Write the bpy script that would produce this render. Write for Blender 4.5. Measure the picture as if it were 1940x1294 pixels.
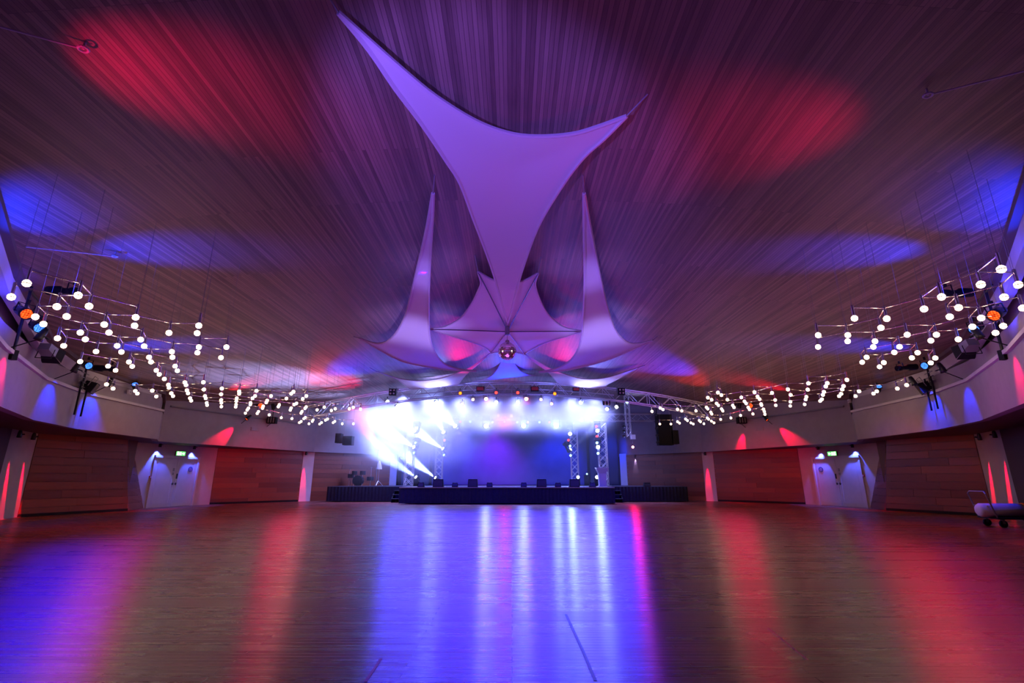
import bpy, bmesh, math, random
from mathutils import Vector, Matrix, Quaternion
from mathutils.geometry import delaunay_2d_cdt, intersect_line_plane
random.seed(7)
SC = bpy.context.scene
COL = SC.collection
for o in list(bpy.data.objects):
    bpy.data.objects.remove(o)

# ------------------------------------------------------------------ camera
F, EYE = 930.0, 1.2                       # focal length in px of a 1940 px wide frame, eye height
TILT = math.atan(260 / 930)
cam = bpy.data.cameras.new('camera')
cam.sensor_width = 36.0
cam.lens = 36.0 * F / 1940
cam.clip_end = 200
cam_o = bpy.data.objects.new('camera', cam)
COL.objects.link(cam_o)
cam_o.location = (0, 0, EYE)
cam_o.rotation_euler = (math.pi / 2 + TILT, 0, 0)
SC.camera = cam_o

# ------------------------------------------------------------------ world, view, sampling
w = bpy.data.worlds.new('world')
SC.world = w
w.use_nodes = True
w.node_tree.nodes['Background'].inputs[0].default_value = (0.25, 0.1, 0.5, 1)
w.node_tree.nodes['Background'].inputs[1].default_value = 0.0
SC.view_settings.view_transform = 'Standard'
SC.view_settings.look = 'None'
SC.view_settings.exposure = 0.0
SC.view_settings.gamma = 1.0
SC.view_settings.use_curve_mapping = False
cy = SC.cycles
cy.use_denoising = True
cy.use_light_tree = True
cy.use_adaptive_sampling = True
cy.adaptive_threshold = 0.02
cy.max_bounces = 5
cy.diffuse_bounces = 3
cy.glossy_bounces = 3
cy.transmission_bounces = 3
cy.volume_bounces = 1
cy.transparent_max_bounces = 6
cy.sample_clamp_indirect = 4.0
cy.sample_clamp_direct = 0.0
cy.caustics_reflective = False
cy.caustics_refractive = False
cy.volume_step_rate = 3.0
cy.volume_max_steps = 64

C_, S_ = math.cos(TILT), math.sin(TILT)
def ray(x, y):
    """direction from the eye through photo pixel (x, y)"""
    u = (x - 970) / F
    v = (647 - y) / F
    return Vector((u, C_ - S_ * v, S_ + C_ * v))
def at_y(x, y, Y):
    r = ray(x, y)
    return Vector((0, 0, EYE)) + r * (Y / r.y)
def at_z(x, y, z):
    r = ray(x, y)
    return Vector((0, 0, EYE)) + r * ((z - EYE) / r.z)
def zc(x):
    """height of the shallow vaulted ceiling above x"""
    return 6.4 - 2.0 * (x / 14.0) ** 2
def at_ceil(x, y, off=0.0):
    r = ray(x, y)
    lo, hi = 0.1, 200
    for _ in range(60):
        k = (lo + hi) / 2
        if EYE + r.z * k > zc(r.x * k) - off:
            hi = k
        else:
            lo = k
    return Vector((0, 0, EYE)) + r * k
def at_wall(x, y, A, B, off=0.0):
    """point on the upright wall through plan points A, B (off: towards the hall)"""
    A = Vector((A[0], A[1], 0)); B = Vector((B[0], B[1], 0))
    n = (B - A).cross(Vector((0, 0, 1))).normalized()
    if n.dot(Vector((0, 12, 0)) - A) < 0:
        n = -n
    r = ray(x, y)
    o = Vector((0, 0, EYE))
    k = n.dot(A + n * off - o) / n.dot(r)
    return o + r * k

# ------------------------------------------------------------------ lights
RED, BLUE = (1.0, 0.0, 0.04), (0.0, 0.025, 1.0)
def spot(name, loc, tgt, col, watts, deg, blend=0.6, size=0.06):
    l = bpy.data.lights.new(name, 'SPOT')
    l.color = col; l.energy = watts
    l.spot_size = math.radians(deg); l.spot_blend = blend
    l.shadow_soft_size = size
    o = bpy.data.objects.new(name, l)
    COL.objects.link(o)
    o.location = loc
    o.rotation_euler = (Vector(tgt) - Vector(loc)).to_track_quat('-Z', 'Y').to_euler()
    return o
def pointlight(name, loc, col, watts, size=0.3):
    l = bpy.data.lights.new(name, 'POINT')
    l.color = col; l.energy = watts; l.shadow_soft_size = size
    o = bpy.data.objects.new(name, l)
    COL.objects.link(o); o.location = loc
    return o
FILL_COL = (0.46, 0.085, 0.66)
CRIM = (1.0, 0.0, 0.11)
# added violet fill: unseen upward spots that lift the ceiling and the sails
for x, y, z, W, c in ((-6.5, 2.0, 1.5, 190, (0.30, 0.06, 0.8)), (6.5, 2.0, 1.5, 190, (0.30, 0.06, 0.8)), (-9, 12, 1.6, 330, FILL_COL), (9, 12, 1.6, 420, FILL_COL),
                      (0, 6, 1.4, 300, FILL_COL), (0, 14, 1.6, 520, FILL_COL), (-8, 20, 1.6, 300, FILL_COL), (8, 20, 1.6, 300, FILL_COL)):
    spot('violet_fill', (x, y, z), (x * 0.95, y + 0.3, 9), c, W * 0.55, 168, 0.6, 1.3)
# red and blue uplights that paint the timber ceiling: (from, photo pixel aimed at, colour, watts, angle)
for fr, px, col, W, deg in [
    ((-6.0, 4.2, 4.2), (365, 165), CRIM, 520, 50),
    ((6.2, 5.6, 4.2), (1385, 265), CRIM, 420, 52),
    ((-9.4, 8.7, 4.3), (305, 475), BLUE, 2300, 40),
    ((9.4, 8.7, 4.3), (1620, 480), BLUE, 2300, 40),
    ((-9.1, 8.0, 4.4), (75, 410), BLUE, 520, 66),
    ((9.1, 8.0, 4.4), (1868, 400), BLUE, 520, 66),
    ((-12.4, 13.6, 4.15), (312, 655), BLUE, 2200, 44),
    ((12.4, 13.6, 4.15), (1612, 655), BLUE, 2200, 44),
    ((-13.0, 21.4, 3.9), (490, 722), RED, 1300, 40),
    ((13.0, 21.4, 3.9), (1415, 722), RED, 1300, 40),
    ((-10.4, 25.0, 3.9), (640, 705), (1, .02, .02), 800, 36),
    ((10.4, 25.0, 3.9), (1290, 712), (1, .02, .02), 800, 36),
    ((-9.6, 23.0, 3.6), (725, 685), BLUE, 6000, 52),
    ((9.6, 23.0, 3.6), (1200, 682), BLUE, 5500, 52),
    ((-2.6, 23.6, 4.9), (885, 664), CRIM, 420, 42),
    ((2.6, 23.6, 4.9), (1052, 664), CRIM, 420, 42),
    ((0.0, 24.8, 4.9), (960, 700), BLUE, 1000, 90),
]:
    spot('ceiling_uplight', fr, at_ceil(*px), col, W, deg, 1.0, 0.08)
# added blue fill on the sails, from spots without a drawn lamp
VIO = (0.20, 0.11, 1.0)
spot('sail_fill', (-2.0, 1.0, 2.2), (-0.3, 7.5, 6.0), VIO, 2500, 50, 0.5, 0.08)
for s_ in (-1, 1):
    spot('sail_fill', (s_ * 3.2 - 0.1, 14.6, 1.2), (s_ * 3.1 - 0.1, 15.4, 5.8), (0.34, 0.26, 1.0), 950, 46, 1.0, 0.3)
    spot('sail_fill', (s_ * 2.0 - 0.1, 10.6, 1.2), (s_ * 1.9 - 0.1, 11.2, 5.8), (0.26, 0.18, 1.0), 620, 28, 1.0, 0.3)
spot('sail_fill', (-3.6, 25.2, 4.9), (-3.9, 24.4, 5.9), (0.30, 0.30, 1.0), 700, 92, 1.0, 0.1)
spot('sail_fill', (3.6, 25.2, 4.9), (3.9, 24.4, 5.9), (0.30, 0.30, 1.0), 700, 92, 1.0, 0.1)
# stage: beams and glare of the lamps in the haze (each beam or glare light sits just in front of its lamp's lens)
CW = (0.13, 0.20, 1.0)
BEAMS = [(840, 819, 800, 730, 31.2, 9000, 17), (839, 850, 690, 755, 31.2, 22000, 17), (786, 816, 690, 755, 28.6, 12000, 17),
         (784, 847, 655, 770, 28.6, 16000, 17), (825, 905, 680, 800, 31.0, 22000, 16), (788, 904, 650, 812, 28.4, 16000, 16),
         (862, 807, 800, 745, 30.3, 12000, 22)]
BEAM_DIR = {}
for x0, y0, x1, y1, Y, W, deg in BEAMS:
    a = at_y(x0, y0, Y); d = (at_y(x1, y1, Y - 4.5) - a).normalized()
    BEAM_DIR[(x0, y0)] = d
    spot('stage_beam', a + d * 0.12, a + d, (0.26, 0.36, 1.0), W * 2.2, deg * 1.3, 0.8, 0.05)
for x0, y0, Y, W, c, sz in [(921, 807, 30.3, 1500, CW, .1), (992, 807, 30.3, 1500, CW, .1), (1054, 807, 30.3, 1500, CW, .1), (819, 795, 30.3, 1500, CW, .1),
                            (1080, 822, 31.2, 900, CW, .1), (1081, 851, 31.2, 700, CW, .1), (1132, 816, 28.6, 700, CW, .1), (1133, 847, 28.6, 700, CW, .1), (956, 799, 30.2, 420, (1, 0, .25), .1),
                            (1199, 847, 28.6, 300, (1, 0, .12), .1), (827, 762, 25.8, 350, CW, .08), (940, 762, 25.8, 350, CW, .08), (981, 762, 25.8, 350, CW, .08), (1100, 763, 25.8, 350, CW, .08),
                            (921, 756, 25.8, 90, (1, .05, .1), .08), (997, 756, 25.8, 90, (1, .05, .1), .08)]:
    a = at_y(x0, y0, Y); d = (Vector((a.x * 0.3, 8, 0.3)) - a).normalized()
    spot('stage_lamp_light', a + d * 0.16, a + d, c, W * 0.55, 96, 0.6, sz)
for x, W in ((-7.7, 5000), (-6.2, 8500), (-4.6, 7000), (-2.9, 4200), (-1.3, 2800), (0.3, 2500), (1.9, 2600), (3.4, 3300), (4.7, 4000)):
    spot('haze_fill', (x, 27.9, 5.75), (x, 28.2, 2.0), (0.24, 0.28, 1.0), W * 1.1, 116, 1.0, 0.5)  # added spots without a drawn lamp, brightening the haze layer
for x, W, c in ((-6.6, 3000, (0.02, 0.06, 1.0)), (-3.4, 1500, (0.03, 0.0, 1.0)), (-1.1, 1700, (0.30, 0.0, 1.0)), (3.0, 1500, (0.0, 0.02, 1.0)), (6.4, 900, (0.0, 0.03, 1.0))):
    spot('backdrop_wash', (x, 31.6, 4.1), (x, 33.6, 2.0), c, W * 0.8, 100, 1.0, 0.3)  # spots without a drawn lamp, colouring the cloth blue and violet
for x in (-7, -3, 1, 5):
    spot('stage_front_fill', (x * .8, 21.8, 5.4), (x, 25.3, 0.4), (0.0, 0.01, 1.0), 1800, 60, 1.0, 0.3)  # added unseen spots that turn the stage skirt blue
# added spots: blue on the ceiling beam and curtains, red and blue sheen on the floor
for s_ in (-1, 1):
    spot('beam_fill', (s_ * 7.6, 8.2, 4.5), (s_ * 9.9, 8.8, 5.35), (0.03, 0.03, 1.0), 260, 80, 1.0, 0.1)
    spot('curtain_fill', (s_ * 9.6, 9.6, 4.45), (s_ * 11.4, 9.0, 5.0), (0.03, 0.03, 1.0), 120, 120, 1.0, 0.1)
    spot('floor_fill', (s_ * 12.0, 15.0, 4.6), (s_ * 9.0, 12.5, 0.0), (1.0, 0.0, 0.05), 330, 100, 1.0, 0.9)
    spot('floor_fill', (s_ * 11.0, 12.6, 3.2), (s_ * 4.0, 4.6, 0.0), (0.03, 0.0, 1.0) if s_ < 0 else (1.0, 0.0, 0.12), 360 if s_ < 0 else 90, 90, 1.0, 1.2)
    spot('floor_fill', (s_ * 10.5, 23.5, 4.5), (s_ * 8.0, 19.0, 0.0), (1.0, 0.0, 0.08), 280, 100, 1.0, 0.9)
for x in (-4.6, -2.2, 0.2, 2.6, 4.6):
    spot('floor_fill', (x, 24.6, 5.0), (x * 0.5, 13.0, 0.0), (0.05, 0.03, 1.0), 2600, 80, 1.0, 1.6)  # added soft spots giving the floor a broad blue sheen
# added spots: red and orange on the timber walls, and a blue slant that the balcony edge cuts off
for s_ in (-1, 1):
    spot('timber_fill', (s_ * 10.0, 21.5, 2.3), (s_ * 13.3, 26.6, 1.1), (1.0, 0.0, 0.03), 520, 76, 1.0, 0.4)
    spot('timber_fill', (s_ * 10.6, 14.6, 2.5), (s_ * 15.4, 18.4, 1.7), (1.0, 0.22, 0.03), 170, 60, 1.0, 0.4)
    spot('cross_fill', (s_ * 2.0, 11.0, 6.1), (s_ * 15.6, 18.9, 0.9), (0.05, 0.0, 1.0), 2600, 13, 0.4, 0.03)
for x0, y0, x1, y1, Y, c, W, deg in ((1081, 851, 1135, 805, 31.2, (0.3, 0.4, 1.0), 5000, 16), (716, 847, 692, 812, 28.2, (1.0, 0.0, 0.12), 3500, 30)):
    a = at_y(x0, y0, Y); d = (at_y(x1, y1, Y - 1.5) - a).normalized()
    BEAM_DIR[(x0, y0)] = d
    spot('stage_beam', a + d * 0.15, a + d, c, W, deg, 0.7, 0.05)
for x in (-7.0, -2.4, 2.4, 7.0):
    spot('truss_fill', (x * 0.9, 20.5, 3.9), (x, 25.5, 5.5), (0.16, 0.18, 1.0), 750, 50, 1.0, 0.2)  # added unseen spots that brighten the arched truss from the hall

# ------------------------------------------------------------------ materials
def new_mat(name):
    m = bpy.data.materials.new(name)
    m.use_nodes = True
    nt = m.node_tree
    b = nt.nodes['Principled BSDF']
    return m, nt, b
def plain(name, col, rough=0.6, metal=0.0, noise=0.0, scale=8.0, spec=0.5):
    m, nt, b = new_mat(name)
    b.inputs['Base Color'].default_value = (*col, 1)
    b.inputs['Roughness'].default_value = rough
    b.inputs['Metallic'].default_value = metal
    b.inputs['Specular IOR Level'].default_value = spec
    if noise:
        tc = nt.nodes.new('ShaderNodeTexCoord')
        n = nt.nodes.new('ShaderNodeTexNoise')
        n.inputs['Scale'].default_value = scale
        n.inputs['Detail'].default_value = 4
        r = nt.nodes.new('ShaderNodeValToRGB')
        r.color_ramp.elements[0].position = 0.3
        r.color_ramp.elements[1].position = 0.7
        r.color_ramp.elements[0].color = (*[c * (1 - noise) for c in col], 1)
        r.color_ramp.elements[1].color = (*[min(1, c * (1 + noise)) for c in col], 1)
        nt.links.new(tc.outputs['Object'], n.inputs['Vector'])
        nt.links.new(n.outputs['Fac'], r.inputs['Fac'])
        nt.links.new(r.outputs['Color'], b.inputs['Base Color'])
    return m
def glow(name, col, strength, dots=0.0, sample='NONE'):
    m = bpy.data.materials.new(name)
    m.use_nodes = True
    nt = m.node_tree
    nt.nodes.clear()
    out = nt.nodes.new('ShaderNodeOutputMaterial')
    e = nt.nodes.new('ShaderNodeEmission')
    e.inputs['Color'].default_value = (*col, 1)
    e.inputs['Strength'].default_value = strength
    nt.links.new(e.outputs[0], out.inputs['Surface'])
    if dots:                                             # LED lenses: a grid of small emitters
        tc = nt.nodes.new('ShaderNodeTexCoord')
        v = nt.nodes.new('ShaderNodeTexVoronoi')
        v.inputs['Scale'].default_value = dots
        v.inputs['Randomness'].default_value = 0.25
        mp = nt.nodes.new('ShaderNodeMapRange')
        mp.inputs['From Min'].default_value = 0.15
        mp.inputs['From Max'].default_value = 0.6
        mp.inputs['To Min'].default_value = strength
        mp.inputs['To Max'].default_value = strength * 0.12
        nt.links.new(tc.outputs['Object'], v.inputs['Vector'])
        nt.links.new(v.outputs['Distance'], mp.inputs['Value'])
        nt.links.new(mp.outputs[0], e.inputs['Strength'])
    m.cycles.emission_sampling = sample
    return m
def boards(name, axis, length, width, cols, rough, bump, grain=1.0, coat=0.0, rough_var=0.1):
    """boards running along axis ('X' or 'Y') laid in the horizontal plane"""
    m, nt, b = new_mat(name)
    N, Lk = nt.nodes, nt.links
    tc = N.new('ShaderNodeTexCoord')
    sep = N.new('ShaderNodeSeparateXYZ')
    com = N.new('ShaderNodeCombineXYZ')
    Lk.new(tc.outputs['Object'], sep.inputs[0])
    u, v = ('X', 'Y') if axis == 'X' else ('Y', 'X')
    Lk.new(sep.outputs[u], com.inputs['X'])
    Lk.new(sep.outputs[v], com.inputs['Y'])
    br = N.new('ShaderNodeTexBrick')
    br.offset = 0.37; br.offset_frequency = 3
    br.inputs['Color1'].default_value = (0, 0, 0, 1)
    br.inputs['Color2'].default_value = (1, 1, 1, 1)
    br.inputs['Mortar'].default_value = (0, 0, 0, 1)
    br.inputs['Scale'].default_value = 1.0
    br.inputs['Mortar Size'].default_value = 0.0025
    br.inputs['Mortar Smooth'].default_value = 0.2
    br.inputs['Bias'].default_value = 0.0
    br.inputs['Brick Width'].default_value = length
    br.inputs['Row Height'].default_value = width
    Lk.new(com.outputs[0], br.inputs['Vector'])
    mp = N.new('ShaderNodeMapping')
    mp.inputs['Scale'].default_value = (0.6, 9.0, 1.0)
    Lk.new(com.outputs[0], mp.inputs['Vector'])
    ns = N.new('ShaderNodeTexNoise')
    ns.inputs['Scale'].default_value = 2.2
    ns.inputs['Detail'].default_value = 6
    ns.inputs['Roughness'].default_value = 0.65
    Lk.new(mp.outputs[0], ns.inputs['Vector'])
    mix = N.new('ShaderNodeMath'); mix.operation = 'MULTIPLY_ADD'
    mix.inputs[1].default_value = 0.55 * grain
    Lk.new(ns.outputs['Fac'], mix.inputs[0])
    mul = N.new('ShaderNodeMath'); mul.operation = 'MULTIPLY'
    mul.inputs[1].default_value = 0.45
    Lk.new(br.outputs['Color'], mul.inputs[0])
    Lk.new(mul.outputs[0], mix.inputs[2])
    rp = N.new('ShaderNodeValToRGB')
    rp.color_ramp.elements[0].color = (*cols[0], 1)
    rp.color_ramp.elements[0].position = 0.2
    rp.color_ramp.elements[1].color = (*cols[1], 1)
    rp.color_ramp.elements[1].position = 0.8
    Lk.new(mix.outputs[0], rp.inputs['Fac'])
    dk = N.new('ShaderNodeMixRGB'); dk.blend_type = 'MIX'
    dk.inputs['Color2'].default_value = (*[c * 0.3 for c in cols[0]], 1)
    Lk.new(br.outputs['Fac'], dk.inputs['Fac'])
    Lk.new(rp.outputs['Color'], dk.inputs['Color1'])
    Lk.new(dk.outputs[0], b.inputs['Base Color'])
    rr = N.new('ShaderNodeMath'); rr.operation = 'MULTIPLY_ADD'
    rr.inputs[1].default_value = rough_var; rr.inputs[2].default_value = rough - rough_var * 0.5
    Lk.new(mix.outputs[0], rr.inputs[0])
    Lk.new(rr.outputs[0], b.inputs['Roughness'])
    bp = N.new('ShaderNodeBump')
    bp.inputs['Strength'].default_value = bump
    bp.inputs['Distance'].default_value = 0.004
    inv = N.new('ShaderNodeMath'); inv.operation = 'SUBTRACT'
    Lk.new(mix.outputs[0], inv.inputs[0])
    Lk.new(br.outputs['Fac'], inv.inputs[1])
    Lk.new(inv.outputs[0], bp.inputs['Height'])
    Lk.new(bp.outputs[0], b.inputs['Normal'])
    if coat:
        b.inputs['Coat Weight'].default_value = coat
        b.inputs['Coat Roughness'].default_value = 0.18
    return m
BULB = 18.0
HAZE = 0.9
M = {}
M['ceiling'] = boards('ceiling_boards', 'Y', 4.2, 0.058, ((0.10, 0.058, 0.048), (0.30, 0.185, 0.15)), 0.55, 0.5)
M['floor'] = boards('floor_boards', 'X', 1.9, 0.062, ((0.16, 0.035, 0.022), (0.34, 0.09, 0.05)), 0.29, 0.8, 0.8, 0.0, 0.10)
def along_y(m):
    b = m.node_tree.nodes['Principled BSDF']; c = m.node_tree.nodes.new('ShaderNodeCombineXYZ')
    c.inputs[1].default_value = 1.0
    b.inputs['Anisotropic'].default_value = 0.8
    m.node_tree.links.new(c.outputs[0], b.inputs['Tangent'])
along_y(M['floor'])
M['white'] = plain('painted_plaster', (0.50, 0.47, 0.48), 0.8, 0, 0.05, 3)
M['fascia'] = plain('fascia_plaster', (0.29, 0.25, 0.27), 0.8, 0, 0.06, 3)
M['soffit'] = plain('dark_soffit', (0.10, 0.055, 0.05), 0.7)
M['door'] = plain('door_paint', (0.60, 0.56, 0.60), 0.45, 0, 0.03, 5)
M['black'] = plain('black_paint', (0.010, 0.010, 0.012), 0.7, spec=0.15)
M['blackmat'] = plain('black_steel', (0.02, 0.02, 0.022), 0.35, 0.4)
M['grey'] = plain('grey_steel', (0.22, 0.21, 0.22), 0.45, 0.3)
M['chrome'] = plain('chrome', (0.82, 0.80, 0.80), 0.12, 1.0)
M['alu'] = plain('aluminium_tube', (0.72, 0.72, 0.75), 0.32, 0.9)
M['wire'] = plain('steel_wire', (0.3, 0.28, 0.30), 0.5, 0.4)
M['skirt'] = plain('black_stage_cloth', (0.018, 0.02, 0.03), 0.9, 0, 0.2, 10)
M['deck'] = plain('stage_deck', (0.05, 0.05, 0.06), 0.4)
M['drape'] = plain('dark_drape', (0.03, 0.03, 0.045), 0.9)
M['backdrop'] = plain('backdrop_cloth', (0.07, 0.07, 0.17), 0.95, 0, 0.35, 0.35)
M['curtain'] = plain('pale_curtain', (0.42, 0.38, 0.40), 0.85)
M['orange'] = plain('orange_end', (0.9, 0.16, 0.02), 0.6)
M['whiteroll'] = plain('white_vinyl', (0.72, 0.66, 0.70), 0.5)
M['signred'] = plain('red_plastic', (0.5, 0.04, 0.03), 0.4)
M['tape'] = plain('dark_tape', (0.05, 0.02, 0.05), 0.5)
M['tapered'] = plain('red_tape', (0.45, 0.03, 0.04), 0.5)
M['mirror'] = plain('mirror_tile', (0.9, 0.88, 0.9), 0.03, 1.0)
M['signblue'] = plain('blue_sign', (0.02, 0.04, 0.25), 0.4)
def plank_material():
    m, nt, b = new_mat('wall_planks')
    N, Lk = nt.nodes, nt.links
    oi = N.new('ShaderNodeObjectInfo')
    tc = N.new('ShaderNodeTexCoord')
    mp = N.new('ShaderNodeMapping'); mp.inputs['Scale'].default_value = (0.8, 0.8, 14)
    ns = N.new('ShaderNodeTexNoise'); ns.inputs['Scale'].default_value = 2.5; ns.inputs['Detail'].default_value = 5
    Lk.new(tc.outputs['Object'], mp.inputs[0]); Lk.new(mp.outputs[0], ns.inputs['Vector'])
    ad = N.new('ShaderNodeMath'); ad.operation = 'MULTIPLY_ADD'; ad.inputs[1].default_value = 0.6
    mu = N.new('ShaderNodeMath'); mu.operation = 'MULTIPLY'; mu.inputs[1].default_value = 0.4
    Lk.new(ns.outputs['Fac'], mu.inputs[0])
    Lk.new(oi.outputs['Random'], ad.inputs[0]); Lk.new(mu.outputs[0], ad.inputs[2])
    rp = N.new('ShaderNodeValToRGB')
    rp.color_ramp.elements[0].color = (0.085, 0.016, 0.009, 1)
    rp.color_ramp.elements[1].color = (0.27, 0.075, 0.033, 1)
    Lk.new(ad.outputs[0], rp.inputs['Fac']); Lk.new(rp.outputs['Color'], b.inputs['Base Color'])
    b.inputs['Roughness'].default_value = 0.38
    return m
M['plank'] = plank_material()
def fabric_material():
    m, nt, b = new_mat('sail_fabric')
    N, Lk = nt.nodes, nt.links
    b.inputs['Base Color'].default_value = (0.86, 0.80, 0.85, 1)
    b.inputs['Roughness'].default_value = 0.8
    tr = N.new('ShaderNodeBsdfTranslucent'); tr.inputs['Color'].default_value = (0.86, 0.80, 0.85, 1)
    mx = N.new('ShaderNodeMixShader'); mx.inputs[0].default_value = 0.25
    out = N['Material Output']
    Lk.new(b.outputs[0], mx.inputs[1]); Lk.new(tr.outputs[0], mx.inputs[2]); Lk.new(mx.outputs[0], out.inputs['Surface'])
    return m
M['sail'] = fabric_material()
M['hem'] = plain('sail_hem', (0.60, 0.52, 0.58), 0.8)
def bulb_material():
    """half mirrored globe: warm glass, a dark mirrored band round its middle"""
    m = bpy.data.materials.new('globe_bulb')
    m.use_nodes = True
    nt = m.node_tree; N, Lk = nt.nodes, nt.links
    N.clear()
    out = N.new('ShaderNodeOutputMaterial')
    e = N.new('ShaderNodeEmission'); e.inputs['Color'].default_value = (1.0, 0.66, 0.40, 1)
    tc = N.new('ShaderNodeTexCoord'); sp = N.new('ShaderNodeSeparateXYZ')
    Lk.new(tc.outputs['Object'], sp.inputs[0])
    ab = N.new('ShaderNodeMath'); ab.operation = 'ABSOLUTE'
    ad = N.new('ShaderNodeMath'); ad.operation = 'ADD'; ad.inputs[1].default_value = 0.004
    Lk.new(sp.outputs['Z'], ad.inputs[0]); Lk.new(ad.outputs[0], ab.inputs[0])
    mp = N.new('ShaderNodeMapRange')
    mp.inputs['From Min'].default_value = 0.006; mp.inputs['From Max'].default_value = 0.010
    mp.inputs['To Min'].default_value = 0.05; mp.inputs['To Max'].default_value = BULB
    Lk.new(ab.outputs[0], mp.inputs['Value']); Lk.new(mp.outputs[0], e.inputs['Strength'])
    gl = N.new('ShaderNodeBsdfGlossy'); gl.inputs['Roughness'].default_value = 0.08
    gl.inputs['Color'].default_value = (0.6, 0.55, 0.55, 1)
    ads = N.new('ShaderNodeAddShader')
    Lk.new(e.outputs[0], ads.inputs[0]); Lk.new(gl.outputs[0], ads.inputs[1]); Lk.new(ads.outputs[0], out.inputs['Surface'])
    m.cycles.emission_sampling = 'FRONT'
    return m

M['bulb'] = bulb_material()
LENS = {'white': glow('white_lens', (0.85, 0.92, 1.0), 14, 0), 'red': glow('red_lens', (1.0, 0.05, 0.05), 3.0),
        'orange': glow('orange_lens', (1.0, 0.16, 0.01), 4.0), 'pink': glow('pink_lens', (1.0, 0.45, 0.5), 5.0),
        'cyan': glow('pale_blue_lens', (0.30, 0.62, 1.0), 4.0), 'magenta': glow('magenta_lens', (1.0, 0.05, 0.45), 8.0),
        'hotred': glow('hot_red_lens', (1.0, 0.35, 0.35), 9.0),
        'ledred': glow('red_led_lens', (1.0, 0.07, 0.01), 4.0, 26), 'ledblue': glow('blue_led_lens', (0.05, 0.20, 1.0), 4.0, 26)}
M['exit'] = glow('exit_green', (0.12, 0.9, 0.15), 2.2)
M['exitwhite'] = glow('exit_white', (0.9, 1.0, 0.75), 3.0)

# ------------------------------------------------------------------ object helpers
WM = {}                                                   # world matrix of every object built
def link(name, me, mat=None, parent=None, matrix=None):
    o = bpy.data.objects.new(name, me)
    COL.objects.link(o)
    if matrix is None:
        matrix = Matrix.Identity(4)
    if parent is not None:
        o.parent = parent
        o.matrix_parent_inverse = WM[parent.name].inverted()
    o.matrix_basis = matrix
    WM[o.name] = matrix.copy()
    if mat is not None and me is not None and not me.materials:
        me.materials.append(mat)
    return o
def tag(o, label=None, cat=None, group=None, kind=None):
    if label: o['label'] = label
    if cat: o['category'] = cat
    if group: o['group'] = group
    if kind: o['kind'] = kind
    return o
def thing(name, loc, label, cat, group=None):
    o = link(name, None, matrix=Matrix.Translation(Vector(loc)))
    o.empty_display_size = 0.1
    return tag(o, label, cat, group)
class MB:
    """collects faces, builds ONE mesh object"""
    def __init__(s):
        s.v = []; s.f = []
    def quad(s, *p):
        n = len(s.v); s.v += [tuple(q) for q in p]; s.f.append(tuple(range(n, n + len(p)))); return s
    def hexa(s, b, t):
        """b, t: four bottom and four top points, same order"""
        n = len(s.v); s.v += [tuple(q) for q in b] + [tuple(q) for q in t]
        for f in ((3, 2, 1, 0), (4, 5, 6, 7), (0, 1, 5, 4), (1, 2, 6, 5), (2, 3, 7, 6), (3, 0, 4, 7)):
            s.f.append(tuple(n + i for i in f))
        return s
    def box(s, lo, hi, rz=0.0, c=None):
        x0, y0, z0 = lo; x1, y1, z1 = hi
        p = [(x0, y0), (x1, y0), (x1, y1), (x0, y1)]
        if rz:
            cx, cy_ = c or ((x0 + x1) / 2, (y0 + y1) / 2)
            k, q = math.cos(rz), math.sin(rz)
            p = [(cx + (x - cx) * k - (y - cy_) * q, cy_ + (x - cx) * q + (y - cy_) * k) for x, y in p]
        return s.hexa([(x, y, z0) for x, y in p], [(x, y, z1) for x, y in p])
    def tube(s, a, b, r, n=8, r2=None, caps=True):
        a = Vector(a); b = Vector(b); d = b - a
        if d.length < 1e-6: return s
        q = d.to_track_quat('Z', 'Y'); r2 = r if r2 is None else r2
        k = len(s.v)
        for e, rr in ((a, r), (b, r2)):
            for i in range(n):
                t = 2 * math.pi * i / n
                s.v.append(tuple(e + q @ Vector((rr * math.cos(t), rr * math.sin(t), 0))))
        for i in range(n):
            j = (i + 1) % n
            s.f.append((k + i, k + j, k + n + j, k + n + i))
        if caps:
            s.f.append(tuple(k + i for i in reversed(range(n)))); s.f.append(tuple(k + n + i for i in range(n)))
        return s
    def path(s, pts, r, n=6):
        for a, b in zip(pts, pts[1:]): s.tube(a, b, r, n)
        return s
    def lathe(s, prof, n=16, mtx=None):
        """prof: (radius, z) pairs along +Z"""
        k = len(s.v); mtx = mtx or Matrix.Identity(4)
        for r, z in prof:
            for i in range(n):
                t = 2 * math.pi * i / n
                s.v.append(tuple(mtx @ Vector((r * math.cos(t), r * math.sin(t), z))))
        for a in range(len(prof) - 1):
            for i in range(n):
                j = (i + 1) % n
                s.f.append((k + a * n + i, k + a * n + j, k + (a + 1) * n + j, k + (a + 1) * n + i))
        if prof[0][0] > 1e-5: s.f.append(tuple(k + i for i in reversed(range(n))))
        if prof[-1][0] > 1e-5: s.f.append(tuple(k + (len(prof) - 1) * n + i for i in range(n)))
        return s
    def mesh(s, name, smooth=False):
        me = bpy.data.meshes.new(name)
        me.from_pydata(s.v, [], s.f)
        if smooth:
            for p in me.polygons: p.use_smooth = True
        me.update()
        return me
    def build(s, name, mat, parent=None, smooth=False):
        return link(name, s.mesh(name, smooth), mat, parent)
UNIT = {}
def unit_tube(matkey, n=8):
    if (matkey, n) not in UNIT:
        me = MB().tube((0, 0, -0.5), (0, 0, 0.5), 1.0, n).mesh('tube')
        for i in range(n): me.polygons[i].use_smooth = True
        me.materials.append(M[matkey])
        UNIT[(matkey, n)] = me
    return UNIT[(matkey, n)]
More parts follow.
